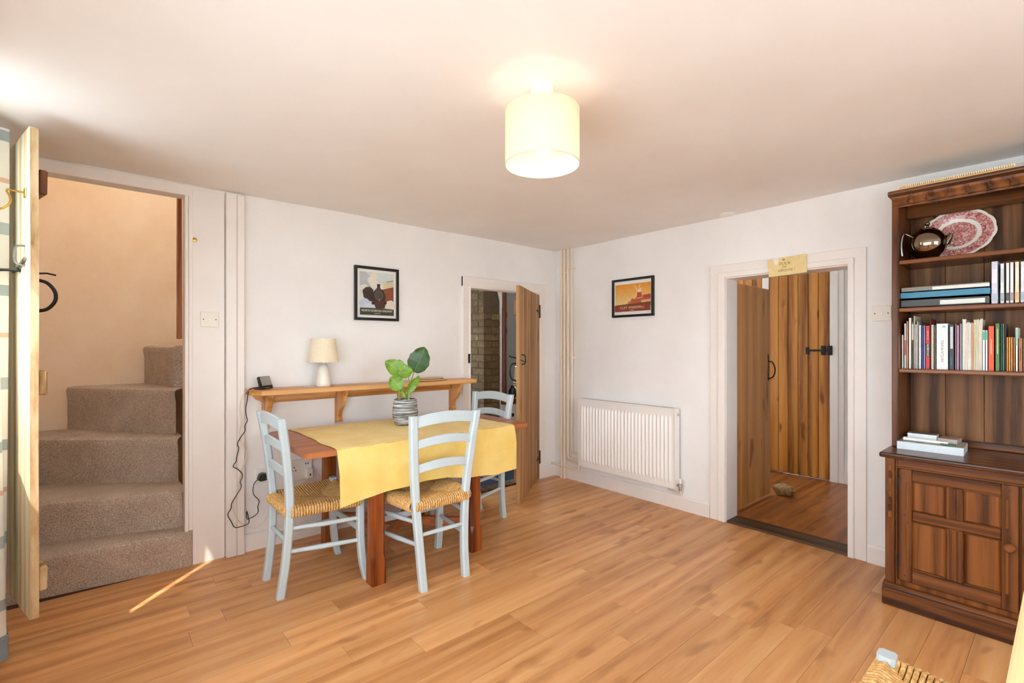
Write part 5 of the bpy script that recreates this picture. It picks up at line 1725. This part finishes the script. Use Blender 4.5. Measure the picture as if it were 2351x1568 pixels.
spine_text(bk[15], 'SOHN & NITGUEN', 0.0135, '#4a4846', 0.453, 0.407, ZS + 0.092)
spine_band(bk[15], 0.430, 0.4165, ZS + 0.212, ZS + 0.222, '#8fb0bd', name='spine_logo')
spine_band(bk[16], 0.400, 0.389, ZS + 0.105, ZS + 0.215, '#c3cccd')
spine_band(bk[16], 0.398, 0.392, ZS + 0.02, ZS + 0.065, '#2f5f75')
for i in (25, 26):
    a, b = B[i][0], B[i][1]
    spine_band(bk[i], a, b, ZS + 0.148, ZS + 0.190, '#5fae93')
spine_band(bk[28], 0.233, 0.229, ZS + 0.08, ZS + 0.20, '#b9c78f')
spine_band(bk[36], 0.172, 0.163, ZS + 0.12, ZS + 0.200, '#8cc3ab')
spine_band(bk[37], 0.157, 0.153, ZS + 0.05, ZS + 0.11, '#6d3d20')
spine_band(bk[27], 0.2545, 0.2505, ZS + 0.08, ZS + 0.15, '#f1b896')

ZT = 1.502
GT = 'files and magazines on the upper dresser shelf'
B2 = [(0.251, 0.228, 0.202, '#cfd0dc', 'wide pale blue-grey book beside the stacked binders'), (0.221, 0.207, 0.189, '#dfe2e2', 'first slim white magazine right of the pale blue book'),
      (0.202, 0.190, 0.190, '#e6e3dc', 'second slim white magazine on upper shelf'), (0.189, 0.176, 0.191, '#eadfdc', 'slim pinkish white magazine on upper shelf'),
      (0.173, 0.158, 0.191, '#ecd7b4', 'slim pale orange magazine on upper shelf'), (0.155, 0.142, 0.190, '#dfdde0', 'slim white magazine at right edge of upper shelf')]
for i, (a, b, h, col, lab) in enumerate(B2):
    t = book(lab, a, b, h, col, ZT, xs=3.242, group=GT)
    spine_band(t, a, b, ZT + 0.012, ZT + 0.05, ('#b8bccb', '#9ba6a6', '#4e4a46', '#9d8f8c', '#d7ae78', '#a4b2bf')[i], xs=3.242)
    spine_band(t, a - 0.002, b + 0.002, ZT + 0.10, ZT + 0.165, ('#e0e0e8', '#c4c9c9', '#f3f1ec', '#f3ece8', '#f4e8d2', '#f0eef0')[i], xs=3.242)
# lying binders
bb_ = thing('black_binder', 'black ring binder with white label, bottom of stack on upper shelf', 'binder', (3.34, 0.427, ZT))
mk('cover', G().box(3.242, 3.46, 0.257, 0.592, ZT, ZT + 0.006).box(3.242, 3.46, 0.257, 0.592, ZT + 0.040, ZT + 0.046).box(3.242, 3.248, 0.257, 0.592, ZT, ZT + 0.046), flat('#3c3a35', 0.4), bb_)
mk('pages', G().box(3.25, 3.45, 0.262, 0.588, ZT + 0.006, ZT + 0.040), 'paper', bb_)
mk('label', G().box(3.2410, 3.2425, 0.272, 0.436, ZT + 0.010, ZT + 0.032), flat('#e5e3da'), bb_)
bt = thing('teal_binder', 'teal blue binder on top of the black one', 'binder', (3.34, 0.427, ZT + 0.046))
mk('cover', G().box(3.242, 3.46, 0.254, 0.594, ZT + 0.0465, ZT + 0.051).box(3.242, 3.46, 0.254, 0.594, ZT + 0.080, ZT + 0.085).box(3.242, 3.248, 0.254, 0.594, ZT + 0.0465, ZT + 0.085), flat('#1b7594', 0.3), bt)
mk('pages', G().box(3.25, 3.45, 0.262, 0.588, ZT + 0.051, ZT + 0.080), 'paper', bt)
gb = thing('grey_box_file', 'thin grey box with white paper on top of the teal binder', 'box', (3.34, 0.427, ZT + 0.085))
mk('box', G().box(3.246, 3.46, 0.256, 0.592, ZT + 0.0855, ZT + 0.108), flat('#8a867d', 0.6), gb, 0.002)
mk('paper_sheet', G().box(3.2445, 3.43, 0.257, 0.466, ZT + 0.087, ZT + 0.103), flat('#e2dfd8', 0.6), gb)

# ---- boxes and leaflets on the worktop
ZW = 0.768
def pbox(name, label, ctr, rotz, w, d, h, z, side, top, cat='box'):
    t = thing(name, label, cat, (ctr[0], ctr[1], z), rotz)
    mk('box', G().box(-d / 2, d / 2, -w / 2, w / 2, 0, h - 0.0015), flat(side, 0.4), t, 0.001, world=False)
    mk('lid_print', G().box(-d / 2 + 0.001, d / 2 - 0.001, -w / 2 + 0.001, w / 2 - 0.001, h - 0.0015, h), flat(top, 0.4), t, world=False)
    return t


t = pbox('jigsaw_box', 'flat pale jigsaw box with printed lid on the dresser worktop', (3.262, 0.470), rad(2), 0.255, 0.20, 0.040, ZW, '#d3dade', '#a9ab9f')
for (x_, y_, a_, b_, cc) in ((-0.05, 0.05, 0.06, 0.05, '#7f8a6b'), (0.02, -0.03, 0.05, 0.07, '#c9c6ba'), (-0.04, -0.08, 0.05, 0.03, '#5f6f5b'), (0.05, 0.06, 0.04, 0.05, '#d9d4c8')):
    mk('print_patch', G().box(x_ - a_ / 2, x_ + a_ / 2, y_ - b_ / 2, y_ + b_ / 2, 0.040, 0.0405), flat(cc, 0.4), t, world=False)
pbox('card_box', 'small white card box on top of the jigsaw box', (3.305, 0.512), rad(2), 0.118, 0.075, 0.033, ZW + 0.041, '#dfe4e6', '#6f675e')
pbox('notebook', 'pinkish notebook lying on the jigsaw box', (3.310, 0.408), rad(-4), 0.075, 0.10, 0.022, ZW + 0.041, '#b8a79d', '#a9968c', 'notebook')
tag(mk('rolled_leaflet', G().tube([(3.205, 0.575, ZW + 0.050), (3.200, 0.47, ZW + 0.050), (3.205, 0.40, ZW + 0.049)], [0.009, 0.009, 0.007], 12), flat('#e6e7e2', 0.4), smooth=True), 'white rolled leaflet along front of the jigsaw box', 'leaflet')
tag(mk('green_pen', G().tube([(3.190, 0.425, ZW + 0.0445), (3.195, 0.375, ZW + 0.0445)], 0.0035, 8), flat('#3d6b57', 0.4)), 'short green pen at right end of the rolled leaflet', 'pen')

# ================================================================ SMALL THINGS
# door stop stone in the hall
g = G()
def stone_fn(u, v):
    a = 2 * PI * u
    p = PI * (v - 0.5)
    r = 1 + 0.06 * math.sin(3 * a + 1) * math.cos(p) + 0.04 * math.sin(5 * p)
    return (4.545 + 0.066 * r * math.cos(p) * math.cos(a), 1.640 + 0.088 * r * math.cos(p) * math.sin(a), 0.050 + 0.052 * r * math.sin(p))
tag(mk('door_stop_stone', g.grid(stone_fn, 28, 16), 'stone', smooth=True), 'rounded brown stone holding the hall door open', 'stone')

# curtain at the left edge, gathered beside the window
def curt_fn(u, v):
    yy = 2.60 + 0.355 * u
    xx = -0.345 + 0.022 * math.sin(u * 30) + 0.012 * math.sin(u * 13 + v * 2) + 0.010 * (1 - v)
    return (xx + 0.04 * u, yy - 0.02 * (1 - v) * math.sin(u * 7), 0.03 + 2.18 * v)
cu = thing('curtain', 'white striped curtain at the left edge beside the open plank door', 'curtain', (-0.35, 2.80, 0.03))
mk('cloth', G().grid(lambda u, v: curt_fn(0.62 + 0.38 * u, v), 40, 30), 'curtain', cu, smooth=True, solid=0.002)
mk('hem', G().grid(lambda u, v: tuple(Vector(curt_fn(0.62 + 0.38 * u, 0.0)) + Vector((0.003, -0.003, -0.012 + 0.10 * v))), 40, 3), flat('#93a3b0', 0.9), cu, smooth=True, solid=0.002)

# pale pine cabinet at the lower right edge
pc = thing('pine_cabinet', 'pale pine cabinet top at the lower right edge of view', 'cabinet', (0.63, -0.19, 0))
box('cabinet_top', (0.22, 1.02, -0.43, 0.039, 0.975, 1.0), 'pinetop', pc, 0.006, segs=3)
box('body', (0.25, 1.00, -0.42, 0.015, 0.06, 0.975), 'pinetop', pc, 0.003)
box('plinth', (0.27, 0.98, -0.40, 0.0, 0.0, 0.06), 'pinetop', pc, 0.003)
for a, b in ((0.26, 0.620), (0.630, 0.99)):
    d_ = box('cabinet_door', (a, b, 0.015, 0.032, 0.09, 0.955), 'pinetop', pc, 0.004)
    mk('knob', G().lathe([(0.008, 0), (0.006, 0.012), (0.014, 0.020), (0.012, 0.028), (0.003, 0.03)], 16), 'pinetop', d_, smooth=True, world=False, loc=((0.16 if a < 0.5 else -0.16), 0.0085, 0.0), rot=(rad(-90), 0, 0))
